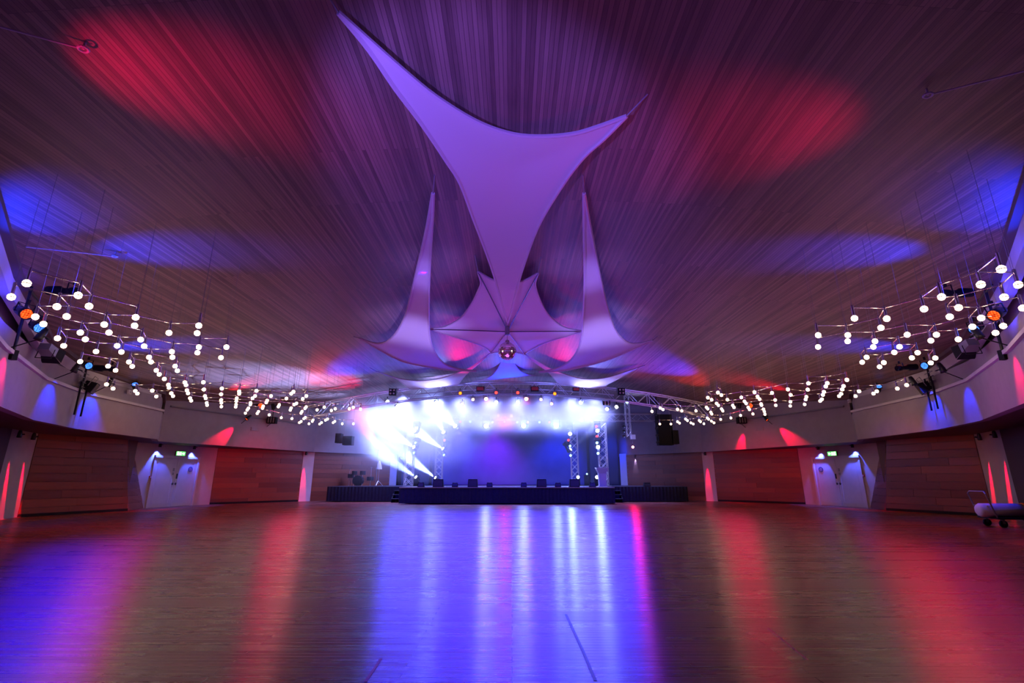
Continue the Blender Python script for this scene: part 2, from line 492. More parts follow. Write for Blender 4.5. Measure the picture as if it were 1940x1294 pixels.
def bar(name, a, b, r, matkey, parent, n=8):
    """a straight tube that shares one mesh with all its like"""
    a = Vector(a); b = Vector(b); d = b - a
    mx = Matrix.Translation((a + b) / 2) @ d.to_track_quat('Z', 'Y').to_matrix().to_4x4() @ Matrix.Diagonal((r, r, d.length, 1))
    return link(name, unit_tube(matkey, n), None, parent, mx)
def struct(o):
    o['kind'] = 'structure'
    return o
ORD = ['first', 'second', 'third', 'fourth', 'fifth', 'sixth', 'seventh', 'eighth', 'ninth', 'tenth', 'eleventh', 'twelfth', 'thirteenth', 'fourteenth', 'fifteenth', 'sixteenth']

# ------------------------------------------------------------------ the hall (plan points for |x|, mirrored by s)
P_SIDE = [(2.0, -2.2), (5.2, 3.0), (8.05, 6.7), (10.25, 9.55), (12.35, 12.75), (13.25, 15.1), (13.65, 19.2), (14.3, 20.2)]
P_BACK = [(14.3, 20.2), (11.2, 28.4), (7.75, 31.95), (7.6, 36.0)]
W_NEAR = [(3.0, -3.5), (7.0, 0.0), (13.4, 10.0), (15.3, 15.2)]
PIER = ((15.3, 15.2), (16.04, 16.85))
PA, PB = (16.04, 16.85), (14.9, 20.06)
DC, DD = (15.5, 21.75), (14.65, 25.0)
PE, PE2 = (11.75, 28.3), (11.3, 28.75)
PF = (7.75, 32.15)
YAW = 0.0085                                             # the hall's long axis runs a hair to the left of the view
def sgn(pts, s):
    return [(-x, y) for x, y in pts] if s < 0 else [(x + 0.13 - 2 * YAW * y, y + 2 * YAW * x) for x, y in pts]
def subdiv(pts, step):
    out = []
    for (a, b), (c, d) in zip(pts, pts[1:]):
        n = max(1, int(math.dist((a, b), (c, d)) / step))
        out += [(a + (c - a) * i / n, b + (d - b) * i / n) for i in range(n)]
    return out + [pts[-1]]
def normals(pts):
    """outward (away from the hall) mitred normals of a plan polyline"""
    seg = []
    for (a, b), (c, d) in zip(pts, pts[1:]):
        n = Vector((d - b, a - c)).normalized()
        if n.dot(Vector(((a + c) / 2, (b + d) / 2 - 13))) < 0: n = -n
        seg.append(n)
    out = []
    for i in range(len(pts)):
        a = seg[max(0, i - 1)]; b = seg[min(len(seg) - 1, i)]
        m = (a + b).normalized()
        out.append(m / max(0.5, m.dot(a)))
    return out
def strip(name, pts, zlo, zhi, thick, mat, off=0.0, step=None, kind=True, parent=None):
    if step: pts = subdiv(pts, step)
    f = lambda z, p: z(p) if callable(z) else z
    nn = normals(pts); mb = MB()
    P = [Vector(p) for p in pts]
    for i in range(len(P) - 1):
        a, b = P[i] + nn[i] * off, P[i + 1] + nn[i + 1] * off
        c, d = P[i + 1] + nn[i + 1] * (off + thick), P[i] + nn[i] * (off + thick)
        la, lb, ha, hb = f(zlo, pts[i]), f(zlo, pts[i + 1]), f(zhi, pts[i]), f(zhi, pts[i + 1])
        mb.hexa([(a.x, a.y, la), (b.x, b.y, lb), (c.x, c.y, lb), (d.x, d.y, la)],
                [(a.x, a.y, ha), (b.x, b.y, hb), (c.x, c.y, hb), (d.x, d.y, ha)])
    o = mb.build(name, mat, parent)
    bm = bmesh.new(); bm.from_mesh(o.data); bmesh.ops.recalc_face_normals(bm, faces=bm.faces); bm.to_mesh(o.data); bm.free()
    if kind: struct(o)
    return o
ZC = lambda p: zc(p[0])
# floor and ceiling
struct(MB().box((-19, -4.5, -0.12), (19, 37, 0)).build('floor', M['floor']))
def interp(x, tab):
    for (a, b), (c, d) in zip(tab, tab[1:]):
        if a <= x <= c: return b + (d - b) * (x - a) / (c - a)
    return tab[0][1] if x < tab[0][0] else tab[-1][1]
near_tab = P_SIDE
far_tab = [(0, 36.0), (7.6, 36.0)] + [p for p in reversed(P_BACK[:3])]
xs = sorted(set([round(-14.3 + 28.6 * i / 64, 3) for i in range(65)] + [s * p[0] for p in P_SIDE + P_BACK for s in (-1, 1)]))
mb = MB()
for a, b in zip(xs, xs[1:]):
    na, nb, fa, fb = interp(abs(a), near_tab), interp(abs(b), near_tab), interp(abs(a), far_tab), interp(abs(b), far_tab)
    if abs(a) < 2: na = -2.2
    if abs(b) < 2: nb = -2.2
    za, zb = zc(a), zc(b)
    mb.hexa([(a, na, za), (b, nb, zb), (b, fb, zb), (a, fa, za)], [(a, na, za + .12), (b, nb, zb + .12), (b, fb, zb + .12), (a, fa, za + .12)])
ceil = struct(mb.build('ceiling', M['ceiling']))

def planks(parent, bl, br, tl, tr, rows, cuts, depth=0.03, gap=0.012):
    """a field of boards between four corners, each board a mesh of its own"""
    bl, br, tl, tr = (Vector(p) for p in (bl, br, tl, tr))
    n = (br - bl).cross(Vector((0, 0, 1))).normalized()
    if n.dot(Vector((0, 13, 0)) - bl) < 0: n = -n
    for r in range(rows):
        t0, t1 = r / rows, (r + 1) / rows
        L0, R0, L1, R1 = bl.lerp(tl, t0), br.lerp(tr, t0), bl.lerp(tl, t1), br.lerp(tr, t1)
        up = Vector((0, 0, gap * 0.5))
        cs = [0.0] + sorted(cuts[r % len(cuts)]) + [1.0]
        for u0, u1 in zip(cs, cs[1:]):
            e = 0.004 / max(0.2, (br - bl).length)
            q = depth + random.uniform(-0.006, 0.006)
            b0, b1 = L0.lerp(R0, u0 + e) + up, L0.lerp(R0, u1 - e) + up
            c0, c1 = L1.lerp(R1, u0 + e) - up, L1.lerp(R1, u1 - e) - up
            mbp = MB().hexa([b0, b1, b1 + n * q, b0 + n * q], [c0, c1, c1 + n * q, c0 + n * q])
            o = mbp.build('plank', M['plank'], parent)
            bm = bmesh.new(); bm.from_mesh(o.data); bmesh.ops.recalc_face_normals(bm, faces=bm.faces); bm.to_mesh(o.data); bm.free()
def v3(p, z=0.0): return Vector((p[0], p[1], z))
trim_n = [0]
def trim():
    trim_n[0] += 1
    return 'trim_%d' % trim_n[0]
def lerp2(a, b, t): return (a[0] + (b[0] - a[0]) * t, a[1] + (b[1] - a[1]) * t)
BL = 2.66                                                 # underside of the balcony
for s, side in ((-1, 'left'), (1, 'right')):
    ps, pb = sgn(P_SIDE, s), sgn(P_BACK, s)
    # balcony front, its lip, the parapet above, the beam under the ceiling edge
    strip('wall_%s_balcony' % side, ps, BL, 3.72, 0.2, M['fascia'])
    strip(trim(), ps[:-1], 3.72, 3.80, 0.2, M['white'], -0.07)
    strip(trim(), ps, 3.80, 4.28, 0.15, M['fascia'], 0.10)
    strip(trim(), ps, lambda p: zc(p[0]) - 0.10, lambda p: zc(p[0]) + 0.1, 0.14, M['soffit'], 0.0, 0.6)  # dark strip standing in for the shadow gap between beam and ceiling
    strip(trim(), ps, lambda p: zc(p[0]) - 0.42, lambda p: zc(p[0]) + 0.1, 0.18, M['white'], 0.14, 0.6)
    strip('floor_balcony_%s' % side, ps, 4.14, 4.2, 2.0, M['soffit'], 0.2)
    strip('ceiling_balcony_%s' % side, ps, lambda p: zc(p[0]) + 0.06, lambda p: zc(p[0]) + 0.12, 2.1, M['soffit'], 0.1, 0.8)
    strip('ceiling_soffit_%s' % side, ps[:-1] + pb[:-1], BL + 0.01, BL + 0.07, 4.0, M['soffit'], 0.02)
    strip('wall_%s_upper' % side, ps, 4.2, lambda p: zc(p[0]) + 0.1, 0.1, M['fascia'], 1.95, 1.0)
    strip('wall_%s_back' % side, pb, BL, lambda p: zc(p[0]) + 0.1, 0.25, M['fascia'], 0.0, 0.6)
    # lower walls
    strip('wall_%s_near' % side, sgn(W_NEAR, s), 0, 2.75, 0.2, M['soffit'])
    strip('wall_%s_pier' % side, sgn(PIER, s), 0, 2.75, 0.2, M['white'])
    # slanted timber field, the return beside it, the door wall
    A, B, Cc, D = (sgn([q], s)[0] for q in (PA, PB, DC, DD))
    Bt = lerp2(B, A, 0.16); Ct = lerp2(Cc, D, -0.33)
    H = 2.75
    back = strip('wall_%s_timber' % side, [A, B], 0, H, 0.12, M['soffit'], 0.16)
    c2 = [[0.42], [0.48], [0.33, 0.7], [0.42], [0.55], [0.6], [0.3], [0.5], [0.46], [0.38]]
    planks(back, v3(A), v3(B), v3(A, H), v3(Bt, H), 10, c2)
    o1, o2 = Vector((s * 0.13, -0.03, 0)), Vector((s * 0.2, -0.05, 0))
    ret = MB().hexa([v3(B) + o1, v3(Cc) + o1, v3(Cc) + o2, v3(B) + o2],
                    [v3(Bt, H) + o1, v3(Ct, H) + o1, v3(Ct, H) + o2, v3(Bt, H) + o2]).build('wall_%s_return' % side, M['soffit'])
    struct(ret)
    planks(ret, v3(B), v3(Cc), v3(Bt, H), v3(Ct, H), 10, [[]], 0.02)
    dw = MB().hexa([v3(Cc), v3(D), v3(D) + Vector((s * .15, 0.05, 0)), v3(Cc) + Vector((s * .15, 0.05, 0))],
                   [v3(Ct, H), v3(D, H), v3(D, H) + Vector((s * .15, 0.05, 0)), v3(Ct, H) + Vector((s * .15, 0.05, 0))]).build('wall_%s_door' % side, M['white'])
    struct(dw)
    # dark timber wall running behind the balcony to the stage, two pale piers
    E_, E2, F_ = (sgn([q], s)[0] for q in (PE, PE2, PF))
    b2 = strip('wall_%s_dark_timber' % side, [D, E_], 0, H, 0.12, M['soffit'], 0.1)
    planks(b2, v3(D), v3(E_), v3(D, H), v3(E_, H), 11, [[0.4], [0.55], [0.3, 0.72], [0.5], [0.62], [0.45]])
    strip('wall_%s_pier_stage' % side, [E_, E2], 0, H, 0.3, M['white'], -0.06)
    b3 = strip('wall_%s_stage_timber' % side, [E2, F_], 0, H, 0.12, M['soffit'], 0.1)
    planks(b3, v3(E2), v3(F_), v3(E2, H), v3(F_, H), 11, [[0.5], [0.35], [0.6]])
    strip('wall_%s_pier_curtain' % side, [F_, lerp2(F_, (F_[0] - s * 0.35, F_[1] + 0.35), 1.0)], 0, H, 0.3, M['white'], -0.04)
    strip('baseboard_%s' % side, [A, B], 0, 0.09, 0.02, M['black'], -0.035)
    strip('baseboard_%s_back' % side, [D, E_], 0, 0.09, 0.02, M['black'], -0.035)
struct(MB().box((-8, 35.9, 0), (8, 36.1, 6.6)).build('wall_back', M['soffit']))
struct(MB().box((-3.4, -3.6, 0), (3.4, -3.4, 6.6)).build('wall_front', M['soffit']))
struct(MB().box((-3.4, -3.6, 6.3), (3.4, -2.1, 6.5)).build('ceiling_front', M['soffit']))

def pleats(name, pts, z0, z1, amp, step, mat, off, parent=None):
    pts = subdiv(pts, step); nn = normals(pts); mb = MB()
    Q = []
    for i, (p, n) in enumerate(zip(pts, nn)):
        k = off + amp * (1 if i % 2 else -1) * random.uniform(0.6, 1.2)
        Q.append(Vector(p) + n * k)
    f = lambda z, p: z(p) if callable(z) else z
    for i in range(len(Q) - 1):
        mb.quad((Q[i].x, Q[i].y, f(z0, pts[i])), (Q[i + 1].x, Q[i + 1].y, f(z0, pts[i + 1])), (Q[i + 1].x, Q[i + 1].y, f(z1, pts[i + 1])), (Q[i].x, Q[i].y, f(z1, pts[i])))
    me = mb.mesh(name)
    bm = bmesh.new(); bm.from_mesh(me); bmesh.ops.remove_doubles(bm, verts=bm.verts, dist=1e-4)
    for fc in bm.faces: fc.smooth = True
    bm.to_mesh(me); bm.free()
    return link(name, me, mat, parent)
for s, side in ((-1, 'left'), (1, 'right')):
    o = pleats('balcony_curtain', sgn(P_SIDE[1:6], s), 4.2, lambda p: zc(p[0]) + 0.05, 0.05, 0.11, M['curtain'], 0.62)
    tag(o, 'long pale pleated curtain in the opening above the %s balcony parapet' % side, 'curtain')

# doors
def wall_frame(A, B, s):
    A3, B3 = v3(A), v3(B)
    u = (B3 - A3).normalized()
    n = u.cross(Vector((0, 0, 1))).normalized()
    if n.dot(Vector((0, 13, 0)) - A3) < 0: n = -n
    return A3, u, n
def wbox(mb, fr, t0, t1, z0, z1, d0, d1):
    A, u, n = fr
    p = [A + u * t0 + n * d0, A + u * t1 + n * d0, A + u * t1 + n * d1, A + u * t0 + n * d1]
    z = Vector((0, 0, 1))
    mb.hexa([q + z * z0 for q in p], [q + z * z1 for q in p]); return mb
def wdisc(mb, fr, t, z, r, d, n_=20, r0=0.0, thick=0.01):
    A, u, n = fr
    c = A + u * t + Vector((0, 0, z)) + n * d
    k = len(mb.v)
    for i in range(n_):
        a = 2 * math.pi * i / n_
        w_ = u * math.cos(a) + Vector((0, 0, 1)) * math.sin(a)
        for rr, dd in ((r, 0), (r, thick), (max(r0, 1e-4), thick)):
            mb.v.append(tuple(c + w_ * rr + n * dd))
    for i in range(n_):
        j = (i + 1) % n_
        mb.f.append((k + 3 * i, k + 3 * j, k + 3 * j + 1, k + 3 * i + 1))
        mb.f.append((k + 3 * i + 1, k + 3 * j + 1, k + 3 * j + 2, k + 3 * i + 2))
    return mb
DOOR = {}
for num, (s, side, pxl, pxr, pxt) in enumerate(((-1, 'left', (268, 961), (363, 957), (334, 864)), (1, 'right', (1651, 962), (1553, 958), (1586, 864))), 1):
    Cc, D = sgn([DC], s)[0], sgn([DD], s)[0]
    fr = wall_frame(Cc, D, s)
    a = at_wall(*pxl, Cc, D); b = at_wall(*pxr, Cc, D); top = at_wall(*pxt, Cc, D).z
    t0 = max(0.06, (a - fr[0]).dot(fr[1])); t1 = (b - fr[0]).dot(fr[1])
    DOOR[s] = (fr, t0, t1, top)
    print('door', side, t0, t1, top)
    mb = MB()
    wbox(mb, fr, t0, t0 + .09, 0, top, 0.0, .06); wbox(mb, fr, t1 - .09, t1, 0, top, 0.0, .06)
    wbox(mb, fr, t0, t1, top - .10, top, 0.0, .08)
    fo = struct(mb.build('door_%d' % num, M['door']))
    mid = (t0 + t1) / 2
    for k, (l0, l1) in enumerate(((t0 + .1, mid - .006), (mid + .006, t1 - .1))):
        lf = wbox(MB(), fr, l0, l1, 0.01, top - .11, 0.0, .035).build('door_leaf', M['door'], fo)
        mbp = MB(); i0, i1 = l0 + .12, l1 - .12
        for q in ((i0, i1, .15, .19), (i0, i1, top - .3, top - .26), (i0, i0 + .03, .15, top - .26), (i1 - .03, i1, .15, top - .26)):
            wbox(mbp, fr, *q, .034, .042)
        mbp.build('moulding', M['door'], lf)
        hx = l1 - .07 if k == 0 else l0 + .07
        hb = wbox(MB(), fr, hx - .02, hx + .02, 0.93, 1.03, .035, .05)
        wbox(hb, fr, hx - .09, hx + .01, 0.97, .995, .06, .08)
        hb.build('handle', M['blackmat'], lf)
        if k == 0:
            nb = MB()
            wbox(nb, fr, hx - .10, hx - .02, 1.52, 1.66, .035, .042); wbox(nb, fr, hx - .10, hx - .02, 1.36, 1.47, .035, .042)
            nb.build('notice', M['grey'], lf)
        else:
            wbox(MB(), fr, hx - .03, hx + .03, 1.2, 1.42, .035, .055).build('lock_plate', M['blackmat'], lf)
            rs = wdisc(MB(), fr, l1 - .33, 1.62, .12, .036, 20, .085)
            A_, u_, n_ = fr
            c = A_ + u_ * (l1 - .33) + Vector((0, 0, 1.62)) + n_ * .044
            rs.tube(c - u_ * .05 - Vector((0, 0, .01)), c - Vector((0, 0, .05)), .011, 6); rs.tube(c - Vector((0, 0, .05)), c + u_ * .05 + Vector((0, 0, .06)), .011, 6)
            rs.build('round_sign', M['signblue'], lf)
    # exit sign over the door
    ze = top + .01; te = mid + .05
    ex = thing('exit_sign', fr[0] + fr[1] * te + Vector((0, 0, ze)), 'lit green exit sign over the white double door on the %s wall' % side, 'sign')
    wbox(MB(), fr, te - .24, te + .24, ze, ze + .21, .0, .07).build('sign_box', M['grey'], ex)
    wbox(MB(), fr, te - .225, te + .225, ze + .015, ze + .195, .07, .078).build('sign_face', M['exit'], ex)
    g = MB()
    wbox(g, fr, te - .19, te - .10, ze + .03, ze + .18, .078, .083)
    wbox(g, fr, te - .05, te + .0, ze + .05, ze + .14, .078, .083); wdisc(g, fr, te - .02, ze + .162, .018, .078, 10)
    wbox(g, fr, te - .075, te + .03, ze + .1, ze + .12, .078, .083); wbox(g, fr, te - .08, te - .04, ze + .03, ze + .055, .078, .083); wbox(g, fr, te + .0, te + .03, ze + .03, ze + .07, .078, .083)
    wbox(g, fr, te + .06, te + .14, ze + .09, ze + .12, .078, .083)
    A_, u_, n_ = fr
    q = lambda t, z: A_ + u_ * (te + t) + n_ * .0815 + Vector((0, 0, ze + z))
    g.quad(q(.13, .05), q(.20, .105), q(.13, .16))
    g.build('pictogram', M['exitwhite'], ex)
    # fire alarm call point
    px = (268, 904) if s < 0 else (1649, 901)
    p = at_wall(*px, Cc, D); t = (p - fr[0]).dot(fr[1]); t = max(t, .05) if s > 0 else max(.04, t)
    cp = wbox(MB(), fr, t - .05, t + .05, p.z - .05, p.z + .05, .0, .05)
    cpo = thing('fire_alarm_call_point', p, 'small red fire alarm call point on the pale wall beside the %s double door' % side, 'alarm')
    cp.build('housing', M['signred'], cpo)
    wbox(MB(), fr, t - .03, t + .03, p.z - .025, p.z + .025, .05, .055).build('glass', M['white'], cpo)

# ------------------------------------------------------------------ stretched fabric sails under the ceiling
def catmull(pts, k=4):
    out = []
    n = len(pts)
    for i in range(n - 1):
        p0 = Vector(pts[i - 1]) if i > 0 else 2 * Vector(pts[0]) - Vector(pts[1])
        p1, p2 = Vector(pts[i]), Vector(pts[i + 1])
        p3 = Vector(pts[i + 2]) if i + 2 < n else 2 * Vector(pts[-1]) - Vector(pts[-2])
        for j in range(k):
            t = j / k
            out.append(0.5 * ((2 * p1) + (p2 - p0) * t + (2 * p0 - 5 * p1 + 4 * p2 - p3) * t * t + (3 * p1 - p0 - 3 * p2 + p3) * t ** 3))
    return out
def sail(name, label, anchors, edges, sag=0.0, ribs=None, hub=None, tips=None):
    """anchors: three (px, py, Y) that fix the plane of the cloth; edges: runs of outline points, each from corner to corner"""
    A = [at_y(*a) for a in anchors]
    nrm = (A[1] - A[0]).cross(A[2] - A[0]).normalized()
    eye = Vector((0, 0, EYE))
    def on(x, y):
        r = ray(x, y)
        return eye + r * (nrm.dot(A[0] - eye) / nrm.dot(r))
    loop2, corners = [], []
    for e in edges:
        e3 = [on(*p) for p in e]
        corners.append(len(loop2))
        loop2 += catmull(e3)
    n = len(loop2)
    # work in the plane of the cloth
    ux = (A[1] - A[0]).normalized(); uy = nrm.cross(ux)
    to2 = lambda p: Vector(((p - A[0]).dot(ux), (p - A[0]).dot(uy)))
    B2 = [to2(p) for p in loop2]
    lo = Vector((min(p.x for p in B2), min(p.y for p in B2))); hi = Vector((max(p.x for p in B2), max(p.y for p in B2)))
    step = max((hi - lo).x, (hi - lo).y) / 42
    def inside(q):
        c = False
        for i in range(n):
            a, b = B2[i], B2[i - 1]
            if (a.y > q.y) != (b.y > q.y) and q.x < (b.x - a.x) * (q.y - a.y) / (b.y - a.y) + a.x: c = not c
        return c
    def dist(q):
        return min((q - b).length for b in B2)
    pts = list(B2)
    y = lo.y
    while y < hi.y:
        x = lo.x
        while x < hi.x:
            q = Vector((x, y))
            if inside(q) and dist(q) > step * 0.6: pts.append(q)
            x += step
        y += step
    if hub is not None:
        hub3 = on(*hub); hub2 = to2(hub3); pts.append(hub2)
    res = delaunay_2d_cdt(pts, [(i, (i + 1) % n) for i in range(n)], [], 1, 1e-5)
    up = nrm if nrm.z > 0 else -nrm
    dmax = max(dist(p) for p in pts)
    R = max((p - hub2).length for p in B2) if hub is not None else 1
    def lift(p):
        if hub is not None:
            t = min(1, (p - hub2).length / (R * 0.8))
            return -sag * (1 - t) ** 1.5                   # drawn down to the hub
        return sag * min(1, dist(p) / dmax)
    V = [A[0] + ux * p.x + uy * p.y + up * lift(p) for p in res[0]]
    me = bpy.data.meshes.new('fabric')
    me.from_pydata([tuple(v) for v in V], [], [tuple(f) for f in res[2]])
    for p in me.polygons: p.use_smooth = True
    root = thing(name, sum(loop2, Vector()) / n, label, 'sail', None)
    link('fabric', me, M['sail'], root)
    ring = [A[0] + ux * p.x + uy * p.y + up * lift(p) for p in B2]
    size = (hi - lo).length
    hm = MB(); hm.path(ring + [ring[0]], 0.0030 * size, 5)
    hm.build('hem', M['hem'], root)
    for ci in corners:                                     # corner rope up to the ceiling
        c = ring[ci]; cen = sum(loop2, Vector()) / n
        d = (c - cen); d.z = 0; d = d.normalized()
        e = c + d * 0.35
        e.z = zc(e.x) - 0.01
        if tips is None or corners.index(ci) in tips:
            if -0.05 < e.z - c.z < 0.55: bar('corner_rope', c, e, 0.012, 'wire', root)
    if ribs:
        for ci in corners:
            a = ring[ci]; b = A[0] + ux * hub2.x + uy * hub2.y + up * lift(hub2)
            q = [to2(a).lerp(hub2, i / 12) for i in range(13)]
            rb = MB().path([A[0] + ux * p.x + uy * p.y + up * (lift(p) - 0.02) for p in q], 0.016, 5)
            rb.build('rib_seam', M['tape'], root)
        hb = MB().tube(b + Vector((0, 0, 0.25)), b - Vector((0, 0, 0.06)), 0.07, 12)
        hb.build('hub', M['grey'], root)
    return root

cA1, cA2 = at_ceil(641, 24, 0.18), at_ceil(1187, 220, 0.18)
sail('shade_sail', 'large three-cornered white sail nearest overhead, its long tip reaching up left',
     [(641, 24, cA1.y), (1187, 220, cA2.y), (962, 612, 14.4)],
     [[(641, 24), (699.7, 76.4), (766, 134.6), (826, 183), (899, 228), (959, 251), (1015, 258.5), (1082, 254), (1132, 240), (1187, 220)],
      [(1187, 220), (1145, 262.5), (1105, 299), (1065, 352), (1019, 430), (991.5, 505), (979, 548), (968, 590), (962, 612)],
      [(962, 612), (951, 575), (935, 519), (918, 470), (897, 415), (872.5, 349), (846, 306), (799.4, 236), (749.5, 169.5), (699.7, 96), (641, 24)]], 0.12)
cB = at_ceil(820.5, 366, 0.15)
sail('shade_sail', 'tall white sail with one tip pointing straight up, left of the mirror ball',
     [(820.5, 366, cB.y), (682, 641, 16.6), (902, 703, 18.6)],
     [[(820.5, 366), (809, 431), (797, 484), (781, 550), (769, 596), (753, 627), (736, 645), (718, 651), (697, 647), (682, 641)],
      [(682, 641), (725, 666), (760, 683.5), (795, 692.5), (837, 699), (872, 702), (902, 703)],
      [(902, 703), (872, 700), (844, 690.5), (827, 673), (816, 648), (812, 613), (812, 550), (815, 480), (819, 410), (820.5, 366)]], 0.12)
cC = at_ceil(1106.5, 366, 0.15)
sail('shade_sail', 'tall white sail with one tip pointing straight up, right of the mirror ball',
     [(1106.5, 366, cC.y), (1236, 645, 16.6), (1021, 705, 18.6)],
     [[(1106.5, 366), (1107, 445), (1108, 536), (1105, 606), (1102, 641), (1093, 666), (1076, 687), (1051, 699), (1021, 705)],
      [(1021, 705), (1069, 702), (1111, 693), (1146, 683), (1188, 666.5), (1236, 645)],
      [(1236, 645), (1209, 651), (1188, 648.5), (1167, 628), (1153, 592), (1139, 536), (1125, 466), (1114, 410), (1106.5, 366)]], 0.12)
sail('star_canopy', 'six-pointed white star canopy with dark rib seams above the mirror ball',
     [(905.7, 515, at_z(905.7, 515, 6.1).y), (1019, 518, at_z(1019, 518, 6.1).y), (962, 668, at_z(962, 668, 6.1).y)],
     [[(905.7, 515), (935.5, 531), (962, 535), (991.5, 532), (1019, 518)],
      [(1019, 518), (1014, 540), (1023, 568), (1037, 592), (1058, 612), (1079, 621.5), (1103, 626)],
      [(1103, 626), (1072, 636), (1034, 648), (1009, 661), (993, 671)],
      [(993, 671), (981, 667.5), (961, 664), (941, 666.5), (930, 669)],
      [(930, 669), (918, 657), (883, 643), (848, 633), (814, 622)],
      [(814, 622), (844, 617), (872, 601), (893, 575), (906, 550), (911, 536), (905.7, 515)]], 0.10, True, (962, 622))
sail('shade_sail', 'far white sail on the left, slung low over the arched truss and brightly lit',
     [(714, 704, 21.6), (929, 669, 19.4), (824, 734, 24.9)],
     [[(714, 704), (738, 712), (761, 718), (784, 721), (805.5, 721), (831.5, 717.6), (856, 710), (888, 697), (929, 669)],
      [(929, 669), (914, 683), (894, 699.6), (879, 714), (868, 728.5)],
      [(868, 728.5), (824, 734), (779.6, 738)],
      [(779.6, 738), (772, 733.5), (762, 725.5), (749, 717.6), (730.5, 710), (714, 704)]], 0.05, tips=(0, 1))
sail('shade_sail', 'far white sail on the right, slung low over the arched truss with a pink patch',
     [(1207.5, 697, 21.4), (996, 672, 19.4), (1100, 732, 24.9)],
     [[(1207.5, 697), (1185, 704.6), (1162, 712), (1140, 717), (1116, 718.5), (1094, 716), (1054, 703), (1020.6, 686.6), (996, 672)],
      [(996, 672), (1010.5, 685), (1032, 699.6), (1045, 712), (1058, 727)],
      [(1058, 727), (1090, 731.5), (1119, 735.6), (1146, 736.4)],
      [(1146, 736.4), (1150.5, 729), (1162, 722.7), (1184, 711), (1207.5, 697)]], 0.05, tips=(0, 1))
sail('shade_sail', 'small far sail in the middle, hanging between the mirror ball and the truss',
     [(958, 652, 20.0), (1014, 711, 24.3), (893, 723.4, 24.7)],
     [[(958, 652), (966, 666), (972, 681), (979, 695), (987.5, 704), (999, 709), (1014, 711)],
      [(1014, 711), (979, 714), (954, 716.6), (929, 720), (893, 723.4)],
      [(893, 723.4), (917, 718.5), (933, 711), (943, 698.7), (949, 685), (954, 668), (958, 652)]], 0.04, tips=(0,))

# mirror ball
bc = at_y(961, 665, 14.9); br_ = 0.285
ball = thing('mirror_ball', bc, 'silver mirror ball hanging under the hub of the star canopy', 'mirror ball')
bmx = bmesh.new()
bmesh.ops.create_uvsphere(bmx, u_segments=40, v_segments=22, radius=br_)
bmesh.ops.inset_individual(bmx, faces=bmx.faces[:], thickness=0.003, depth=-0.003)
me = bpy.data.meshes.new('ball'); bmx.to_mesh(me); bmx.free()
link('ball', me, M['mirror'], ball, Matrix.Translation(bc))
MB().lathe([(0.07, br_ - .02), (0.07, br_ + .05), (0.03, br_ + .08)], 16, Matrix.Translation(bc)).build('cap', M['chrome'], ball)
bar('chain', bc + Vector((0, 0, br_ + .06)), bc + Vector((0, 0, br_ + .26)), .012, 'chrome', ball)
MB().lathe([(0.06, 0), (0.075, .02), (0.075, .26), (0.05, .30)], 16, Matrix.Translation(bc + Vector((0, 0, br_ + .24)))).build('motor', M['grey'], ball)
bar('hanging_rod', bc + Vector((0, 0, br_ + .5)), Vector((bc.x, bc.y, 6.4)), .015, 'chrome', ball)

# ------------------------------------------------------------------ honeycomb chandeliers
BULB_Z, BULB_R = 4.0, 0.054
bm_ = bmesh.new(); bmesh.ops.create_uvsphere(bm_, u_segments=14, v_segments=10, radius=BULB_R)
bulb_me = bpy.data.meshes.new('globe_bulb'); bm_.to_mesh(bulb_me); bm_.free()
for p in bulb_me.polygons: p.use_smooth = True
bulb_me.materials.append(M['bulb'])
hold = MB().lathe([(0.018, 0.045), (0.024, 0.052), (0.024, 0.245), (0.018, 0.252)], 10).mesh('lamp_holder', False)
hold.materials.append(M['chrome'])
def chandelier(pts, label):
    c = Vector((sum(p[0] for p in pts) / len(pts), sum(p[1] for p in pts) / len(pts), BULB_Z))
    root = thing('honeycomb_chandelier', c, label, 'chandelier', None)
    for x, y in pts:
        h = link('lamp_holder', hold, None, root, Matrix.Translation((x, y, BULB_Z)))
        link('globe_bulb', bulb_me, None, h, Matrix.Translation((x, y, BULB_Z)))
        bar('suspension_wire', (x, y, BULB_Z + .25), (x, y, zc(x)), 0.0026, 'wire', h, 5)
    n = len(pts); E = set()
    inn = {0}
    while len(inn) < n:                                    # keep the whole net connected
        best = min(((math.dist(pts[i], pts[j]), i, j) for i in inn for j in range(n) if j not in inn))
        E.add(tuple(sorted(best[1:]))); inn.add(best[2])
    for i in range(n):
        for j in range(i):
            if math.dist(pts[i], pts[j]) < 0.74: E.add((j, i))
    for i, j in E:
        bar('connecting_rod', (*pts[i], BULB_Z + .205), (*pts[j], BULB_Z + .205), 0.0095, 'chrome', root, 6)
